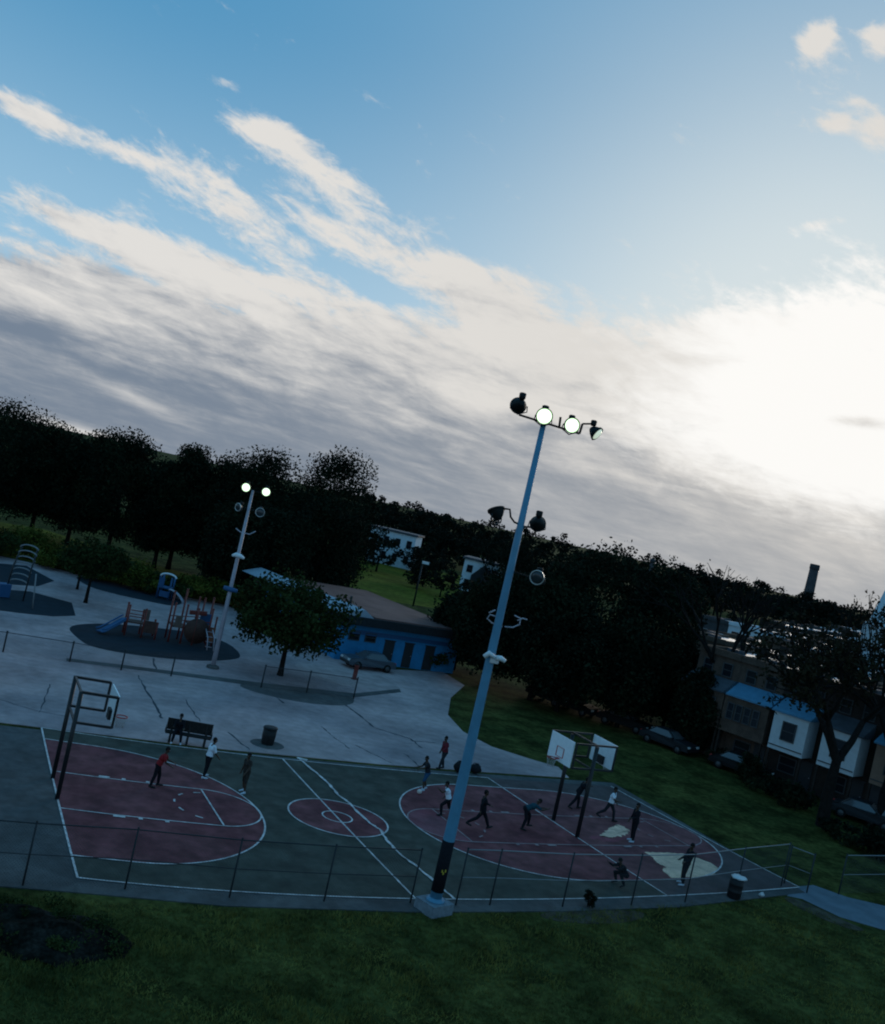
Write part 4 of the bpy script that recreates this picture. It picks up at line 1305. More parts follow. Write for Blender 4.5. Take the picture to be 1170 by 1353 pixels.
def leaf_mesh(name, q, m):
    n = len(q) // 4
    me = bpy.data.meshes.new(name)
    me.vertices.add(4 * n)
    me.vertices.foreach_set('co', q.astype(np.float32).ravel())
    me.loops.add(4 * n)
    me.loops.foreach_set('vertex_index', np.arange(4 * n, dtype=np.int32))
    me.polygons.add(n)
    me.polygons.foreach_set('loop_start', np.arange(0, 4 * n, 4, dtype=np.int32))
    me.materials.append(M[m])
    me.update(calc_edges=True)
    me.validate()
    return me


def crown_clumps(rng, n, rx, rz, zc, flat=.5, shell=.5):
    out = []
    while len(out) < n:
        v = rng.normal(size=3)
        v /= np.linalg.norm(v)
        r = rng.uniform(shell, 1.0) ** .45
        bump = 1 + .10 * math.sin(3.1 * v[0] + 5 * v[2] + n) + .08 * math.sin(7 * v[1] + 2 * v[0])
        p = np.array([v[0] * rx, v[1] * rx, v[2] * rz]) * r * bump
        if p[2] < -rz * flat:
            p[2] = -rz * flat * rng.uniform(.7, 1.05)
        out.append((p + np.array([0, 0, zc]), rng.uniform(.65, 1.25)))
    return out


def trunk_mesh(rng, h, r, tips, lean=(0, 0), n=8):
    m = MB()
    top = Vector((lean[0], lean[1], h))
    m.tube([(0, 0, -.1), (lean[0] * .1, lean[1] * .1, h * .12), top * .5 + Vector((rng.uniform(-.1, .1) * h * .1, 0, 0)), top], [r * 1.35, r, r * .75, r * .3], n)
    for tp in tips:
        tp = Vector(tp)
        s = top * rng.uniform(.45, .9)
        mid_ = s.lerp(tp, .5) + Vector((0, 0, -.06 * (tp - s).length))
        m.tube([s, mid_, tp], [r * .42, r * .26, r * .08], 6, False)
    return m


def leafy_tree(name, label, base, height, width, leafm='leafdark', clump_n=46, per=110, leaf=.42, low=.12, rc=.26, seed=0, group=None, trunk_r=None, cat='tree', shell=.45, flat=.75):
    rng_ = np.random.default_rng(seed)
    t = thing(name, label, cat, (base[0], base[1], 0), rng_.uniform(0, 6), group)
    rz = height * (1 - low) / 2
    zc = height * low + rz
    rx = width / 2
    rcw = rc * min(rx, rz * 1.6) * 1.25
    cl_ = crown_clumps(rng_, clump_n, rx - rcw * .6, rz - rcw * .5, zc, flat, shell)
    q = leaf_cloud(rng_, cl_, per, leaf, rcw)
    link('crown', leaf_mesh('crown', q, leafm), t)
    tips = [c for c, _ in cl_[:9]]
    trunk_mesh(rng_, height * .62, trunk_r or max(.12, height * .018), tips).build('trunk', 'bark', t)
    return t


def px_tree(bx, by, tx_, ty_, wpx, label, **kw):
    b = G(bx, by)
    h = H(b, tx_, ty_) * kw.pop('grow', 1.0)
    return leafy_tree(kw.pop('name', 'leafy_tree'), label, b, h, wpx * depth(b) / FOC, **kw)


bank = [
    (-22, 699, 18, 531, 130, 'tallest dark tree at the far left picture edge'),
    (40, 707, 82, 560, 100, 'second dark tree in from the left picture edge'),
    (88, 720, 122, 583, 88, 'dark tree with rounded shoulder above the small playground tree'),
    (140, 736, 184, 580, 105, 'dark peaked tree rising above the blue play tower'),
    (203, 750, 236, 612, 78, 'lower dark tree filling the dip left of the thin crowned tree'),
    (222, 752, 259, 596, 70, 'dark tree with a thin separate crown top in the left wood'),
    (268, 764, 302, 611, 100, 'dark tree directly left of the slim floodlight'),
    (322, 784, 362, 601, 115, 'broad dark tree directly behind the slim floodlight lamps'),
    (412, 792, 459, 602, 112, 'big round dark tree standing highest right of the slim floodlight'),
    (395, 800, 425, 655, 130, 'lower dark tree in front of the big round tree'),
    (335, 800, 362, 672, 110, 'dense dark tree behind the spreading plaza tree'),
    (300, 795, 318, 668, 90, 'dense dark tree low behind the slim floodlight pole'),
]
for i, (a, b, c, d, w_, lb) in enumerate(bank):
    px_tree(a, b, c, d, w_ * 1.18, lb, grow=1.07, seed=10 + i, leaf=.31, clump_n=150, per=160, low=.03, rc=.30, shell=.6, group='dark trees along the left wood')
mid_t = [
    (600, 885, 622, 792, 90, 'dark tree at the right end of the blue building'),
    (640, 905, 662, 762, 120, 'dark tree seen left of the blue floodlight pole'),
    (700, 925, 727, 752, 120, 'dark tree directly behind the lower blue floodlight pole'),
    (768, 930, 806, 732, 160, 'broadest dark tree standing right of the blue floodlight pole'),
    (842, 945, 876, 752, 120, 'dark tree between the broadest tree and the row houses'),
    (735, 940, 758, 800, 130, 'low dark tree in front of the broadest tree'),
    (815, 960, 840, 820, 120, 'low dark tree above the parked cars'),
    (875, 965, 895, 850, 80, 'small dark tree at the corner of the tan row houses'),
    (912, 992, 930, 893, 66, 'small dark tree hiding the leftmost row house'),
]
for i, (a, b, c, d, w_, lb) in enumerate(mid_t):
    px_tree(a, b, c, d, w_ * 1.1, lb, grow=1.05, seed=40 + i, leaf=.30, clump_n=135, per=150, low=.03, rc=.30, shell=.6, group='dark trees behind the right court')
px_tree(370, 893, 403, 758, 168, 'spreading mid green tree with a clear trunk on the plaza', seed=61, leafm='leafmid', leaf=.30, clump_n=110, per=120, low=.16, rc=.25, flat=.6, shell=.3, trunk_r=.2)
px_tree(113, 797, 130, 712, 98, 'small green tree with a slim trunk among the rubber mats', seed=62, leafm='leafmid', leaf=.30, clump_n=40, per=90, low=.36, rc=.28, trunk_r=.15)
px_tree(102, 779, 112, 722, 62, 'smaller sapling standing just behind the small playground tree', seed=63, leafm='leafmid', leaf=.30, clump_n=24, per=80, low=.30, rc=.3, trunk_r=.12)

# bushes along the wood
bush = [(-16, 733), (14, 735), (42, 738), (70, 751), (98, 757), (128, 765), (160, 773), (190, 781), (218, 787), (246, 790), (275, 795), (304, 800)]
for i, (a, b) in enumerate(bush):
    g_ = G(a, b)
    r_ = random.Random(i)
    leafy_tree('leafy_bush', 'yellow green bush in the row between the left wood and the playground', g_, r_.uniform(1.6, 3.4), r_.uniform(4.4, 6.4), leafm='leafbush' if i % 4 else 'leafmid', clump_n=26, per=150, leaf=.24, low=.02, rc=.34,
               seed=80 + i, group='bushes along the left wood', cat='bush', trunk_r=.06)
dk = [(915, 990), (948, 1008), (985, 1030), (1012, 1048), (1050, 1068), (1120, 1112), (1165, 1135), (1210, 1150)]
for i, (a, b) in enumerate(dk):
    g_ = G(a, b)
    r_ = random.Random(i + 50)
    leafy_tree('leafy_bush', 'dark bush on the grass slope in front of the row houses', g_, r_.uniform(1.0, 1.9), r_.uniform(2.6, 4.0), leafm='leafdark', clump_n=18, per=70, leaf=.26, low=.0, rc=.36,
               seed=120 + i, group='dark bushes below the row houses', cat='bush', trunk_r=.05)
g_ = G(570, 884)
leafy_tree('leafy_bush', 'dark shrub against the blue building wall beside the parked car', g_, 2.1, 3.6, leafm='leafmid', clump_n=20, per=80, leaf=.26, low=0, rc=.36, seed=150, cat='bush', trunk_r=.05)
g_ = G(52, 1236)
rs = np.random.default_rng(77)
mt_ = thing('soil_mound', 'low mound of dark bare soil in the grass at the lower left corner', 'mound', (g_.x, g_.y, 0), YAW)
mm = MB()
NX_, NY_ = 36, 22
hv = rs.uniform(-.5, .5, (NY_ + 1, NX_ + 1))
for j in range(NY_ + 1):
    for i in range(NX_ + 1):
        u, v = i / NX_ * 2 - 1, j / NY_ * 2 - 1
        q = max(0, 1 - (u * u + v * v) * (1 + .25 * math.sin(4 * u + 3 * v)))
        mm.v.append((u * 2.5, v * 1.5, -.05 + .5 * q ** .8 * (1 + .25 * math.sin(5 * u) * math.cos(6 * v)) + .10 * q * hv[j, i]))
for j in range(NY_):
    for i in range(NX_):
        a_ = j * (NX_ + 1) + i
        mm.f.append((a_, a_ + 1, a_ + NX_ + 2, a_ + NX_ + 1))
        mm.sm.append(True)
mm.build('soil', 'mound', mt_)
wd = crown_clumps(rs, 26, 1.0, 1.0, 0)
cl_ = [(np.array([c[0] * 2.3, c[1] * 1.4 + .2, .20 + abs(c[2]) * .18]), s_) for c, s_ in wd]
link('weeds', leaf_mesh('weeds', leaf_cloud(rs, cl_, 170, .08, .36), 'leafmid'), mt_)
g_ = G(776, 1199)
leafy_tree('weed_clump', 'dark leafy weed clump growing at the foot of the near fence', g_, .72, .62, leafm='leafdark', clump_n=12, per=60, leaf=.09, low=0, rc=.36, seed=152, cat='weed', trunk_r=.02)


def bare_tree(label, base, height, spread, seed, leafm=None, leaves=0, leaf=.28, group=None, r0=.32, levels=5, lean=(0, 0), name='bare_tree', clus=.5):
    rr = random.Random(seed)
    t = thing(name, label, 'tree', (base[0], base[1], 0), 0, group)
    m = MB()
    tips = []

    def grow(p, d, ln_, r, lv):
        q = p + d * ln_
        midp = p.lerp(q, .5) + Vector((rr.uniform(-.06, .06), rr.uniform(-.06, .06), 0)) * ln_
        m.tube([p, midp, q], [r, r * .85, r * .68], 7 if lv > 3 else (5 if lv > 1 else 3), False)
        if lv <= 2:
            tips.append((q, lv))
        if lv == 0:
            return
        for _ in range(3 if lv > 1 else 2):
            a = rr.uniform(0, 6.28)
            tilt = rr.uniform(.30, .80) * spread
            x, y, dd = frame_to(d)
            nd = (dd * math.cos(tilt) + (x * math.cos(a) + y * math.sin(a)) * math.sin(tilt) + Vector((0, 0, .12))).normalized()
            grow(q, nd, ln_ * rr.uniform(.62, .86), r * .60, lv - 1)
    grow(Vector((0, 0, -.1)), Vector((lean[0], lean[1], 1)).normalized(), height * .30, r0, levels)
    # scale so that the highest twig reaches the wanted height
    zmax = max(v[2] for v in m.v)
    k = height / zmax
    m.v = [(v[0] * k, v[1] * k, v[2] * k) for v in m.v]
    m.build('trunk', 'bark', t)
    if leaves:
        rng_ = np.random.default_rng(seed)
        cl_ = [(np.array(tp) * k, rng_.uniform(.5, 1.3)) for tp, lv in tips if rng_.uniform() < .8]
        rng_.shuffle(cl_) if False else None
        q = leaf_cloud(rng_, cl_, leaves, leaf, clus)
        link('crown', leaf_mesh('crown', q, leafm), t)
    return t


b1 = G(935, 990)
bare_tree('gaunt nearly bare tree in front of the tan row houses', b1, H(b1, 985, 752), 1.05, 5, 'leafdark', 1, .22, r0=.36, clus=.5)
b2 = G(1086, 1092)
bare_tree('large dark tree with thin brown leaves in front of the white bay house', b2, H(b2, 1145, 800), 1.25, 12, 'leafbrown', 17, .28, r0=.42, clus=1.0, name='thin_leaved_tree')
b3 = G(1162, 1095)
bare_tree('rusty leaved tree at the right picture edge', b3, H(b3, 1228, 812), 1.0, 21, 'leafbrown', 20, .28, r0=.30, clus=.9, name='thin_leaved_tree')
b4 = G(1128, 1050)
bare_tree('thin tall tree with a few rusty leaves at its top near the right picture edge', b4, H(b4, 1147, 783), .55, 33, 'leafred', 2, .24, r0=.22, levels=4, clus=.4, name='thin_leaved_tree')
b5 = G(1020, 985)
bare_tree('dark twiggy tree rising between the two nearest house rows', b5, H(b5, 1050, 860), 1.1, 8, 'leafbrown', 14, .28, r0=.25, levels=4, clus=1.0, name='thin_leaved_tree')

# distant trees
protos = []
for i in range(5):
    rng_ = np.random.default_rng(300 + i)
    cl_ = crown_clumps(rng_, 26, .40, .42, .54, .8, .4)
    q = leaf_cloud(rng_, cl_, 38, .075, .16)
    me = leaf_mesh('crown', q, 'leaffar')
    tm = trunk_mesh(rng_, .55, .022, [c for c, _ in cl_[:4]], n=5)
    protos.append((me, tm))
far_root = []


def far_tree(px_, py_, dist, wid, i, label='dark round crowned tree in the distant treeline on the skyline', group='distant skyline trees'):
    d = ray(px_, py_)
    dh = Vector((d.x, d.y, 0)).normalized()
    b = Vector((CAM.x, CAM.y, 0)) + dh * dist
    h = H(b, px_, py_)
    if h < 2:
        return
    k = i % 5
    if k >= len(far_root):
        t = thing('distant_tree', label, 'tree', b, 0, group)
        link('crown', protos[k][0], t)
        protos[k][1].build('trunk', 'bark', t)
        far_root.append(t)
    else:
        t = copy_tree(far_root[k])
        t['label'], t['group'] = label, group
        t.location = b
    t.rotation_euler = (0, 0, (i * 1.7) % 6.28)
    w_ = wid * dist / FOC
    t.scale = (w_, w_, h)


sky_l = [(490, 650, 330, 60), (508, 656, 330, 52), (530, 664, 320, 60), (555, 672, 300, 60), (578, 678, 300, 56), (600, 684, 280, 64), (626, 690, 300, 56), (650, 702, 240, 50), (672, 699, 190, 60), (694, 703, 190, 50),
         (716, 724, 260, 50), (738, 737, 280, 60), (762, 745, 300, 56), (790, 744, 320, 60), (836, 742, 300, 56), (862, 752, 280, 50), (888, 764, 320, 50), (912, 765, 330, 46), (932, 755, 350, 56), (955, 758, 350, 60),
         (980, 768, 380, 60), (1004, 776, 380, 56), (1030, 782, 380, 60), (1052, 788, 400, 50), (1078, 786, 360, 60), (1100, 795, 360, 60), (1126, 800, 340, 60), (1150, 806, 330, 60), (1178, 812, 330, 64), (1210, 820, 330, 70), (460, 660, 320, 60), (430, 655, 320, 60)]
ii = 0
for (a, b, dd, ww) in sky_l:
    far_tree(a, b, dd, ww, ii)
    ii += 1
rr = random.Random(4)
for x in range(480, 720, 20):          # hill side behind the lawn
    for row, dd in ((22, 260), (48, 215)):
        y = 655 + (x - 490) * .225 + row + rr.uniform(-5, 5)
        if 484 < x < 560 or (x > 590 and x < 676 and row > 30):
            continue
        far_tree(x + rr.uniform(-8, 8), y, dd + rr.uniform(-15, 15), rr.uniform(44, 62), ii, 'dark tree on the hillside between the white houses and the skyline', 'hillside trees beyond the lawn')
        ii += 1
for (a, b, dd, ww) in ((572, 716, 178, 56), (592, 742, 165, 50), (628, 770, 150, 62), (655, 774, 150, 60), (690, 752, 160, 70), (472, 708, 200, 30), (468, 738, 165, 26), (745, 770, 170, 70), (560, 735, 170, 50)):
    far_tree(a, b, dd, ww, ii, 'dark tree at the upper edge of the bright park lawn', 'trees edging the park lawn')
    ii += 1
for x in range(-40, 1260, 21):        # wood closing the horizon
    y = 676.5 + (x - 585) * .2277 + rr.uniform(-9, 3) + (22 if x < 480 else 0)
    far_tree(x, y, 430 + rr.uniform(-30, 30), rr.uniform(46, 60), ii)
    ii += 1
for x in range(-60, 520, 30):
    y = 676.5 + (x - 585) * .2277 + rr.uniform(26, 44)
    far_tree(x, y, 200 + rr.uniform(-30, 30), rr.uniform(60, 84), ii, 'dark tree deep in the wood behind the first row of trees', 'trees deep in the left wood')
    ii += 1
for (a, b, dd, ww) in ((1068, 826, 190, 36), (1122, 840, 160, 40), (965, 806, 240, 34), (1035, 872, 118, 36), (1085, 880, 112, 60), (1125, 905, 100, 60), (1110, 872, 118, 50), (1160, 885, 108, 56)):
    far_tree(a, b, dd, ww, ii, 'dark tree among the flat roofed rows of houses', 'trees among the row houses')
    ii += 1

# ------------------------------------------------------------------ buildings
def window(parent, c, w, h, n, frame_m='frame', bars=1):
    """framed window on a wall: c centre on the wall face, n outward direction (local)"""
    n = Vector(n)
    s = Vector((-n.y, n.x, 0))
    f = MB()
    for sx in (-1, 1):
        f.box(c + s * sx * (w / 2) + n * .03, (.08, .10, h + .08), math.atan2(s.y, s.x))
    for sz in (-1, 1):
        f.box(c + UPV * sz * (h / 2) + n * .033, (w + .09, .11, .08), math.atan2(s.y, s.x))
    for b in range(bars):
        f.box(c + UPV * (h * ((b + 1) / (bars + 1) - .5)) + n * .028, (w - .08, .07, .05), math.atan2(s.y, s.x))
    fo = f.build('window', frame_m, parent)
    MB().box(c + n * .012, (w - .02, .03, h - .02), math.atan2(s.y, s.x)).build('pane', 'glass', fo)
    return fo


def door(parent, c, w, h, n, m='doorm'):
    n = Vector(n)
    s = Vector((-n.y, n.x, 0))
    d_ = MB().box(c + UPV * (h / 2) + n * .02, (w, .06, h), math.atan2(s.y, s.x)).box(c + UPV * (h + .04) + n * .03, (w + .16, .1, .08), math.atan2(s.y, s.x)).build('door', m, parent)
    MB().ball(c + UPV * (h * .48) + s * (w * .38) + n * .07, .04, 8).build('handle', 'greypole', d_)


# blue pool house
FL, FR = G(441, 871), G(598, 890)
e1 = (FR - FL).normalized()
e2 = Vector((-e1.y, e1.x, 0))
bwid = (FR - FL).length
ph = thing('pool_house', 'long low building with bright blue walls and tan flat roof', 'building', FL, math.atan2(e1.y, e1.x))
bdp, wh = 19.0, 3.2
MB().box((bwid / 2, bdp / 2, wh / 2), (bwid, bdp, wh)).build('wall', 'poolblue', ph)
MB().box((bwid / 2, bdp / 2 - .2, wh + .36), (bwid + 1.0, bdp + 1.2, .72)).build('fascia', 'roofdark', ph)
MB().box((bwid / 2 + 1.55, bdp / 2 - .1, wh + .77), (bwid - 2.6, bdp + .7, .09)).build('roof', 'rooftan', ph)
gb = MB()
z0, z1 = wh + .722, wh + 1.35
xs0, xs1 = -.6, 2.6
gb.add([(xs0, -.6, z0), (xs1, -.6, z0), ((xs0 + xs1) / 2 + .6, -.6, z1), (xs0 - 1.2, bdp + .4, z0), (xs1 - 1.4, bdp + .4, z0), ((xs0 + xs1) / 2 - .9, bdp + .4, z1)], [(0, 1, 2), (3, 5, 4), (0, 2, 5, 3), (1, 4, 5, 2), (0, 3, 4, 1)])
gb.build('pale_roof', 'roofpale', ph)
MB().tube([(2.0, 3.0, wh + .8), (2.0, 3.0, wh + 1.9)], .12, 8).build('vent_pipe', 'black', ph)
for i, (x, w_) in enumerate(((5.0, 1.0), (7.0, .9), (9.2, 1.0))):
    door(ph, Vector((x, 0, .05)), w_, 2.1, (0, -1, 0))
for x in (1.4, 3.0):
    window(ph, Vector((x, 0, 2.2)), 1.0, .7, (0, -1, 0), 'darkframe')
MB().box((6.0, -.05, 2.55), (bwid * .8, .06, .35)).build('painted_band', 'playblue', ph)

# far white houses on the hill
for (x, y, dist, wpx, h, lab, nw) in ((519, 712, 215, 62, 7.4, 'white two storey house with dark windows above the bright lawn', 4), (640, 745, 190, 52, 6.2, 'white house with dark gable front among hillside trees', 3)):
    d = ray(x, y)
    b = Vector((CAM.x, CAM.y, 0)) + Vector((d.x, d.y, 0)).normalized() * dist
    w_ = wpx * dist / FOC
    hs_ = thing('white_house', lab, 'house', b, YAW - .15)
    MB().box((0, 4, h / 2), (w_, 8, h)).build('wall', 'farwhite', hs_)
    MB().box((0, 4, h + .2), (w_ + .8, 8.8, .4)).build('roof', 'roofgrey', hs_)
    for i in range(nw):
        xx = (i + .5) / nw * w_ - w_ / 2
        for z in (h * .72, h * .27):
            window(hs_, Vector((xx, 0, z)), w_ / nw * .42, h * .22, (0, -1, 0), 'darkframe')
    if nw == 3:
        MB().add([(-w_ * .25, -.9, h * .1), (w_ * .35, -.9, h * .1), (w_ * .35, -.9, h * .55), (w_ * .05, -.9, h * .95), (-w_ * .25, -.9, h * .55), (-w_ * .25, 0, h * .1), (w_ * .35, 0, h * .1), (w_ * .35, 0, h * .55), (w_ * .05, 0, h * .95), (-w_ * .25, 0, h * .55)],
                 [(0, 1, 2, 3, 4), (1, 6, 7, 2), (2, 7, 8, 3), (3, 8, 9, 4), (0, 4, 9, 5)]).build('porch', 'roofdark', hs_)

# ------------------------------------------------------------------ row houses
RA, RB = G(958, 1016), G(1170, 1098)
r1 = (RB - RA).normalized()
rowdir = math.atan2(r1.y, r1.x)
rn = Vector((r1.y, -r1.x, 0))
if rn.dot(CAM - RA) < 0:
    rn = -rn                       # towards the court
HW, HD = 5.0, 9.0


def row_house(label, pos, h, wallm, bay, porch, roofm, group='row houses facing the court', detail=True, rz=None, w_=5.0):
    """local x along the row, local -y the front"""
    t = thing('row_house', label, 'house', pos, rowdir if rz is None else rz, group)
    MB().box((w_ / 2, HD / 2, h / 2), (w_ - .02, HD, h)).build('wall', wallm, t)
    rf = MB().box((w_ / 2, HD / 2, h + .06), (w_ - .03, HD + .3, .12)).build('roof', roofm, t)
    pr = MB().box((w_ / 2, -.08, h + .16), (w_ - .04, .24, .5)).box((.12, HD / 2, h + .25), (.22, HD, .28)).build('parapet', wallm, t)
    MB().box((w_ * .7, HD * .6, h + .6), (.7, .6, 1.0)).build('chimney', 'brownwall', rf)
    MB().box((w_ * .3, HD * .4, h + .27), (1.1, .9, .3)).build('hatch', 'roofgrey', rf)
    if not detail:
        for x in (1.3, 3.6):
            window(t, Vector((x, 0, h * .70)), 1.0, 1.3, (0, -1, 0))
        return t
    zb0, zb1 = 2.5, 5.2
    x0, x1, dpt = (.5, w_ - .6, 1.7) if bay else (.05, w_ - .05, 1.5)
    bo = MB().box(((x0 + x1) / 2, -dpt / 2 - .01, (zb0 + zb1) / 2), (x1 - x0, dpt, zb1 - zb0)).build('bay', bay or wallm, t)
    o_ = .18
    q = MB().add([(x0 - o_, -dpt - o_, zb1 + .01), (x1 + o_, -dpt - o_, zb1 + .01), (x1 + o_, -.02, zb1 + .01), (x0 - o_, -.02, zb1 + .01), (x0 - o_, -dpt - o_, zb1 + .12), (x1 + o_, -dpt - o_, zb1 + .12), (x1 + o_, -.02, zb1 + 1.0), (x0 - o_, -.02, zb1 + 1.0)],
                 [(3, 2, 1, 0), (4, 5, 6, 7), (0, 1, 5, 4), (1, 2, 6, 5), (2, 3, 7, 6), (3, 0, 4, 7)])
    q.build('bay_roof', porch or 'roofblue', bo)
    if bay:
        window(bo, Vector(((x0 + x1) / 2, -dpt - .01, 4.0)), 1.0, 1.3, (0, -1, 0), 'darkframe')
        MB().box(((x0 + x1) / 2, -dpt - .03, zb0 + .3), (x1 - x0 - .1, .05, .08)).build('trim_band', 'darkframe', bo)
    else:
        for x in (.7, 1.4, 2.1, 2.8):
            window(bo, Vector((x, -dpt - .01, 4.1)), .5, 1.2, (0, -1, 0), 'darkframe')
    for x in (x0 + .1, x1 - .1):
        MB().bar((x, -dpt + .1, 0), (x, -dpt + .1, zb0), .16).build('porch_post', 'brownwall', t)
    for x in (1.0, 2.7):
        window(t, Vector((x, 0, 6.85)), .8, 1.0, (0, -1, 0), 'darkframe')
    door(t, Vector((w_ - .8, 0, .1)), .9, 2.0, (0, -1, 0))
    window(t, Vector((1.5, 0, 1.4)), 1.3, 1.1, (0, -1, 0), 'darkframe')
    return t


hh = 7.9
W1H = 3.75
for i, (lab, wm, bay, porch, rf) in enumerate((
        ('tan row house with plain windows at the left end of the nearest row', 'tanwall', None, 'roofgrey', 'roofsilver'),
        ('row house with four narrow windows under a bright blue slanted roof', 'tanwall', None, 'roofblue', 'roofsilver'),
        ('row house with a white bay window next to the blue porch roof', 'brownwall', 'baywhite', None, 'roofsilver'),
        ('row house with white bay partly hidden by the large thin leaved tree', 'brownwall', 'baywhite', 'roofgrey', 'roofgrey'),
        ('row house with a tan bay and small blue bay roof beside the big trunk', 'greywall', 'baytan', None, 'roofsilver'),
        ('grey row house with a tan bay at the right picture edge', 'greywall', 'baytan', 'roofblue', 'roofgrey'),
        ('brown row house past the right picture edge in the nearest row', 'brownwall', 'baywhite', None, 'roofgrey'))):
    row_house(lab, RA - rn * 2.6 + r1 * (W1H * (i - 1.5)), hh, wm, bay, porch, rf, w_=W1H)

# second row behind: three tan bays with a pale roof edge
sc2 = G(905, 836, 7.2)
dcol = ('tanwall', 'tanwall', 'tanwall', 'greywall', 'tanwall', 'brownwall', 'tanwall', 'greywall')
for i in range(8):
    row_house('tan flat roofed row house in the second row behind the gaunt tree', Vector((sc2.x, sc2.y, 0)) + r1 * (HW * i), 7.2, dcol[i], None, None, 'roofsilver', 'second row of houses', False)
# further rows: copies of simple houses
simple = [row_house('distant flat roofed row house with a pale roof beyond the second row', (0, 0, 0), 7.0, wm, None, None, rf, 'distant rows of flat roofed houses', False) for wm, rf in
          (('tanwall', 'roofsilver'), ('greywall', 'roofpale'), ('brownwall', 'roofsilver'), ('farwhite', 'roofpale'))]
used = set()
rr = random.Random(9)
base2 = Vector((sc2.x, sc2.y, 0))
for rw in range(1, 10):
    o_ = base2 - rn * (19.0 * rw) - r1 * (6 + rw * 5)
    for i in range(-1, 8 + rw):
        p = o_ + r1 * (HW * i)
        k = rr.randrange(4)
        x_, y_ = pix(p + UPV * 7)
        if x_ < 880 or x_ > 1260:
            continue
        if rr.random() < .08:
            continue
        if k not in used:
            t = simple[k]
            used.add(k)
        else:
            t = copy_tree(simple[k])
        t.location = p + UPV * 0
        t.scale = (1, 1, rr.uniform(.85, 1.12))

# chimney, steeple, small stack
d = ray(1068, 788)
cb_ = Vector((CAM.x, CAM.y, 0)) + Vector((d.x, d.y, 0)).normalized() * 420
ch = thing('brick_chimney', 'tall square brick chimney standing on the right skyline', 'chimney', cb_, .3)
chh = H(cb_, 1074, 745)
MB().tube([(0, 0, 0), (0, 0, chh - 2.2)], [2.5, 1.85], 8).build('stack', 'chim', ch)
MB().lathe((0, 0, chh - 2.2), (0, 0, 1), [(0, 1.85), (.3, 2.05), (1.9, 2.0), (2.2, 1.9)], 8).build('crown_band', 'chim', ch)
d = ray(862, 745)
cb_ = Vector((CAM.x, CAM.y, 0)) + Vector((d.x, d.y, 0)).normalized() * 340
ch = thing('water_tower', 'tiny dark tower poking above the trees right of centre', 'tower', cb_, .3)
chh = H(cb_, 863, 738)
MB().tube([(0, 0, 0), (0, 0, chh - 1.4)], [.9, .7], 8).build('shaft', 'chim', ch)
MB().lathe((0, 0, chh - 1.4), (0, 0, 1), [(0, .75), (.15, 1.0), (1.0, 1.0), (1.4, .4)], 8).build('cap', 'chim', ch)
d = ray(1166, 800)
cb_ = Vector((CAM.x, CAM.y, 0)) + Vector((d.x, d.y, 0)).normalized() * 170
stp = thing('church_steeple', 'pale pointed steeple at the right picture edge', 'steeple', cb_, .3)
chh = H(cb_, 1172, 778)
MB().box((0, 0, (chh - 6) / 2), (3.2, 3.2, chh - 6)).build('tower', 'steeple', stp)
MB().lathe((0, 0, chh - 6), (0, 0, 1), [(0, 2.0), (.25, 2.0), (.3, 1.5), (6, .05)], 8).build('spire', 'steeple', stp)
window(stp, Vector((0, -1.6, chh - 8)), .9, 1.8, (0, -1, 0), 'darkframe')


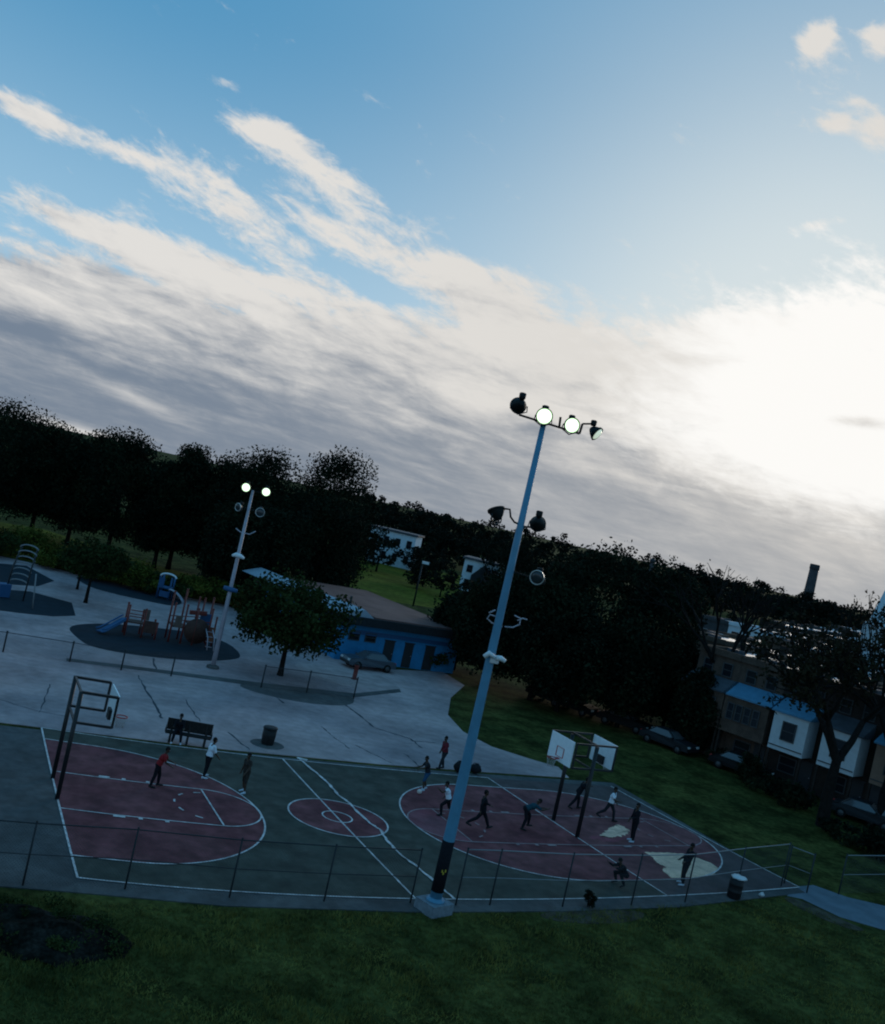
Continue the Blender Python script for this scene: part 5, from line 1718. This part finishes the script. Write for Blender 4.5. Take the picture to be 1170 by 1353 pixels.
# ------------------------------------------------------------------ cars
def make_car(label, paint, seed=0):
    t = thing('parked_car', label, 'car', (0, 0, 0), 0, 'parked cars')
    w = .88
    prof = [(-2.2, .35), (-2.22, .62), (-2.1, .82), (-1.35, .93), (1.35, .96), (1.95, .90), (2.18, .72), (2.2, .35)]
    b = MB()
    n = len(prof)
    vs = []
    for sy, inset in ((-1, 0.0), (1, 0.0)):
        vs += [(x, sy * (w - (.10 if z > .9 else .02 if z > .7 else .0)), z) for x, z in prof]
    fs = [tuple(range(n)), tuple(range(2 * n - 1, n - 1, -1))] + [(i, i + n, (i + 1) % n + n, (i + 1) % n) for i in range(n)]
    b.add(vs, fs)
    b.build('body', paint, t)
    c = MB()
    lo = [(-.95, -.76), (1.55, -.76), (1.55, .76), (-.95, .76)]
    hi = [(-.25, -.60), (1.0, -.60), (1.0, .60), (-.25, .60)]
    vs = [(x, y, .93) for x, y in lo] + [(x, y, 1.40) for x, y in hi] + [(-.2, 0, 1.44), (.95, 0, 1.44)]
    c.add(vs, [(4, 5, 9, 8), (5, 6, 9), (6, 7, 8, 9), (7, 4, 8), (3, 2, 1, 0), (0, 1, 5, 4), (1, 2, 6, 5), (2, 3, 7, 6), (3, 0, 4, 7)])
    c.build('cabin', paint, t)

    def pane(a, b_, c_, d_, name):
        a, b_, c_, d_ = map(Vector, (a, b_, c_, d_))
        nn = (b_ - a).cross(d_ - a).normalized()
        m_ = (a + b_ + c_ + d_) / 4
        if nn.dot(m_ - Vector((.3, 0, 1.0))) < 0:
            nn = -nn
        vs_ = [m_ + (p - m_) * .88 + nn * k for k in (-.01, .015) for p in (a, b_, c_, d_)]
        MB().add(vs_, [(3, 2, 1, 0), (4, 5, 6, 7), (0, 1, 5, 4), (1, 2, 6, 5), (2, 3, 7, 6), (3, 0, 4, 7)]).build(name, 'carglass', t)
    L8 = vs
    pane(L8[0], L8[3], L8[7], L8[4], 'windscreen')
    pane(L8[1], L8[2], L8[6], L8[5], 'rear_window')
    pane(L8[0], L8[1], L8[5], L8[4], 'side_window')
    pane(L8[3], L8[2], L8[6], L8[7], 'side_window')
    for sx in (-1.38, 1.38):
        for sy in (-1, 1):
            wh_ = MB().lathe((sx, sy * .72, .33), (0, sy, 0), [(0, .33), (.03, .34), (.17, .34), (.2, .30)], 18).build('wheel', 'tyre', t)
            MB().lathe((sx, sy * .915, .33), (0, sy, 0), [(0, .20), (.02, .19)], 12).build('rim', 'wheelrim', wh_)
    for sy in (-1, 1):
        MB().box((-2.16, sy * .62, .70), (.12, .34, .14)).build('headlight', 'headl', t)
        MB().box((2.15, sy * .62, .76), (.1, .30, .14)).build('tail_light', 'rimred', t)
        MB().box((-.75, sy * .92, 1.0), (.16, .16, .11)).build('wing_mirror', paint, t)
    MB().box((-2.2, 0, .45), (.10, 1.6, .2)).build('bumper', 'black', t)
    MB().box((2.19, 0, .45), (.10, 1.6, .2)).build('bumper', 'black', t)
    return t


cars = [((735, 929), 'black', 'dark car parked farthest left in the shade below the trees'), ((765, 940), 'black', 'dark car parked second from the left below the trees'), ((832, 962), 'black', 'dark car parked under the low dark tree'),
        ((890, 988), 'silver', 'dark grey car with a glinting windscreen in front of the gaunt tree'), ((985, 1022), 'black', 'dark car parked before the house with blue porch roof'),
        ((1148, 1086), 'silver', 'dark grey car showing at the right edge below the tan bay'), ((1190, 1100), 'black', 'dark car just past the right picture edge'), ((485, 884), 'slate', 'slate blue car parked in front of the blue building')]
proto = {k: None for k in ('black', 'silver', 'slate')}
pm = dict(black='carblack', silver='carsilver', slate='cargrey')
for i, ((a, b), k, lab) in enumerate(cars):
    if proto[k] is None:
        t = proto[k] = make_car(lab, pm[k])
    else:
        t = copy_tree(proto[k])
        t['label'] = lab
    t.location = G(a, b) + (rn * 0.9 if k != 'slate' else Vector())
    t.rotation_euler = (0, 0, (rowdir + math.pi + (i % 3) * .12) if k != 'slate' else math.atan2(e1.y, e1.x))
    if k == 'slate':
        t.location.z = .04

# ------------------------------------------------------------------ near grass
rng_ = np.random.default_rng(7)
pts = []
while len(pts) < 26000:
    px_, py_ = rng_.uniform(-160, 1330), rng_.uniform(1172, 1420)
    edge = 1181 + 25 * math.sin(math.pi * min(max(px_, 0), 1100) / 1100) if px_ < 1040 else 1188 + (px_ - 1040) * .40
    if py_ < edge + rng_.uniform(0, 6):
        continue
    # keep the density even over the ground, not over the picture
    if rng_.uniform() > (1180 / py_) ** 6 * 1.0 + .15:
        continue
    g_ = G(px_, py_)
    pts.append((g_.x, g_.y))
pts = np.array(pts)
n = len(pts)
hgt = rng_.uniform(.05, .13, n) * (1 + .5 * np.sin(pts[:, 0] * .9) * np.sin(pts[:, 1] * 1.3 + pts[:, 0] * .4))
V = []
for k in range(3):
    a = rng_.uniform(0, 6.28, n)
    ox, oy = rng_.normal(0, .05, n), rng_.normal(0, .05, n)
    bx, by = pts[:, 0] + ox, pts[:, 1] + oy
    wv = .012
    lx, ly = rng_.normal(0, .05, n), rng_.normal(0, .05, n)
    z0 = np.zeros(n)
    V.append(np.stack([np.stack([bx - np.cos(a) * wv, by - np.sin(a) * wv, z0], 1), np.stack([bx + np.cos(a) * wv, by + np.sin(a) * wv, z0], 1),
                       np.stack([bx + lx + np.cos(a) * wv * .3, by + ly + np.sin(a) * wv * .3, hgt], 1), np.stack([bx + lx - np.cos(a) * wv * .3, by + ly - np.sin(a) * wv * .3, hgt], 1)], 1).reshape(-1, 3))
go = link('grass', leaf_mesh('grass', np.concatenate(V), 'blade'))
tag(go, 'short rough grass covering the slope in front of the court', 'grass', kind='stuff')
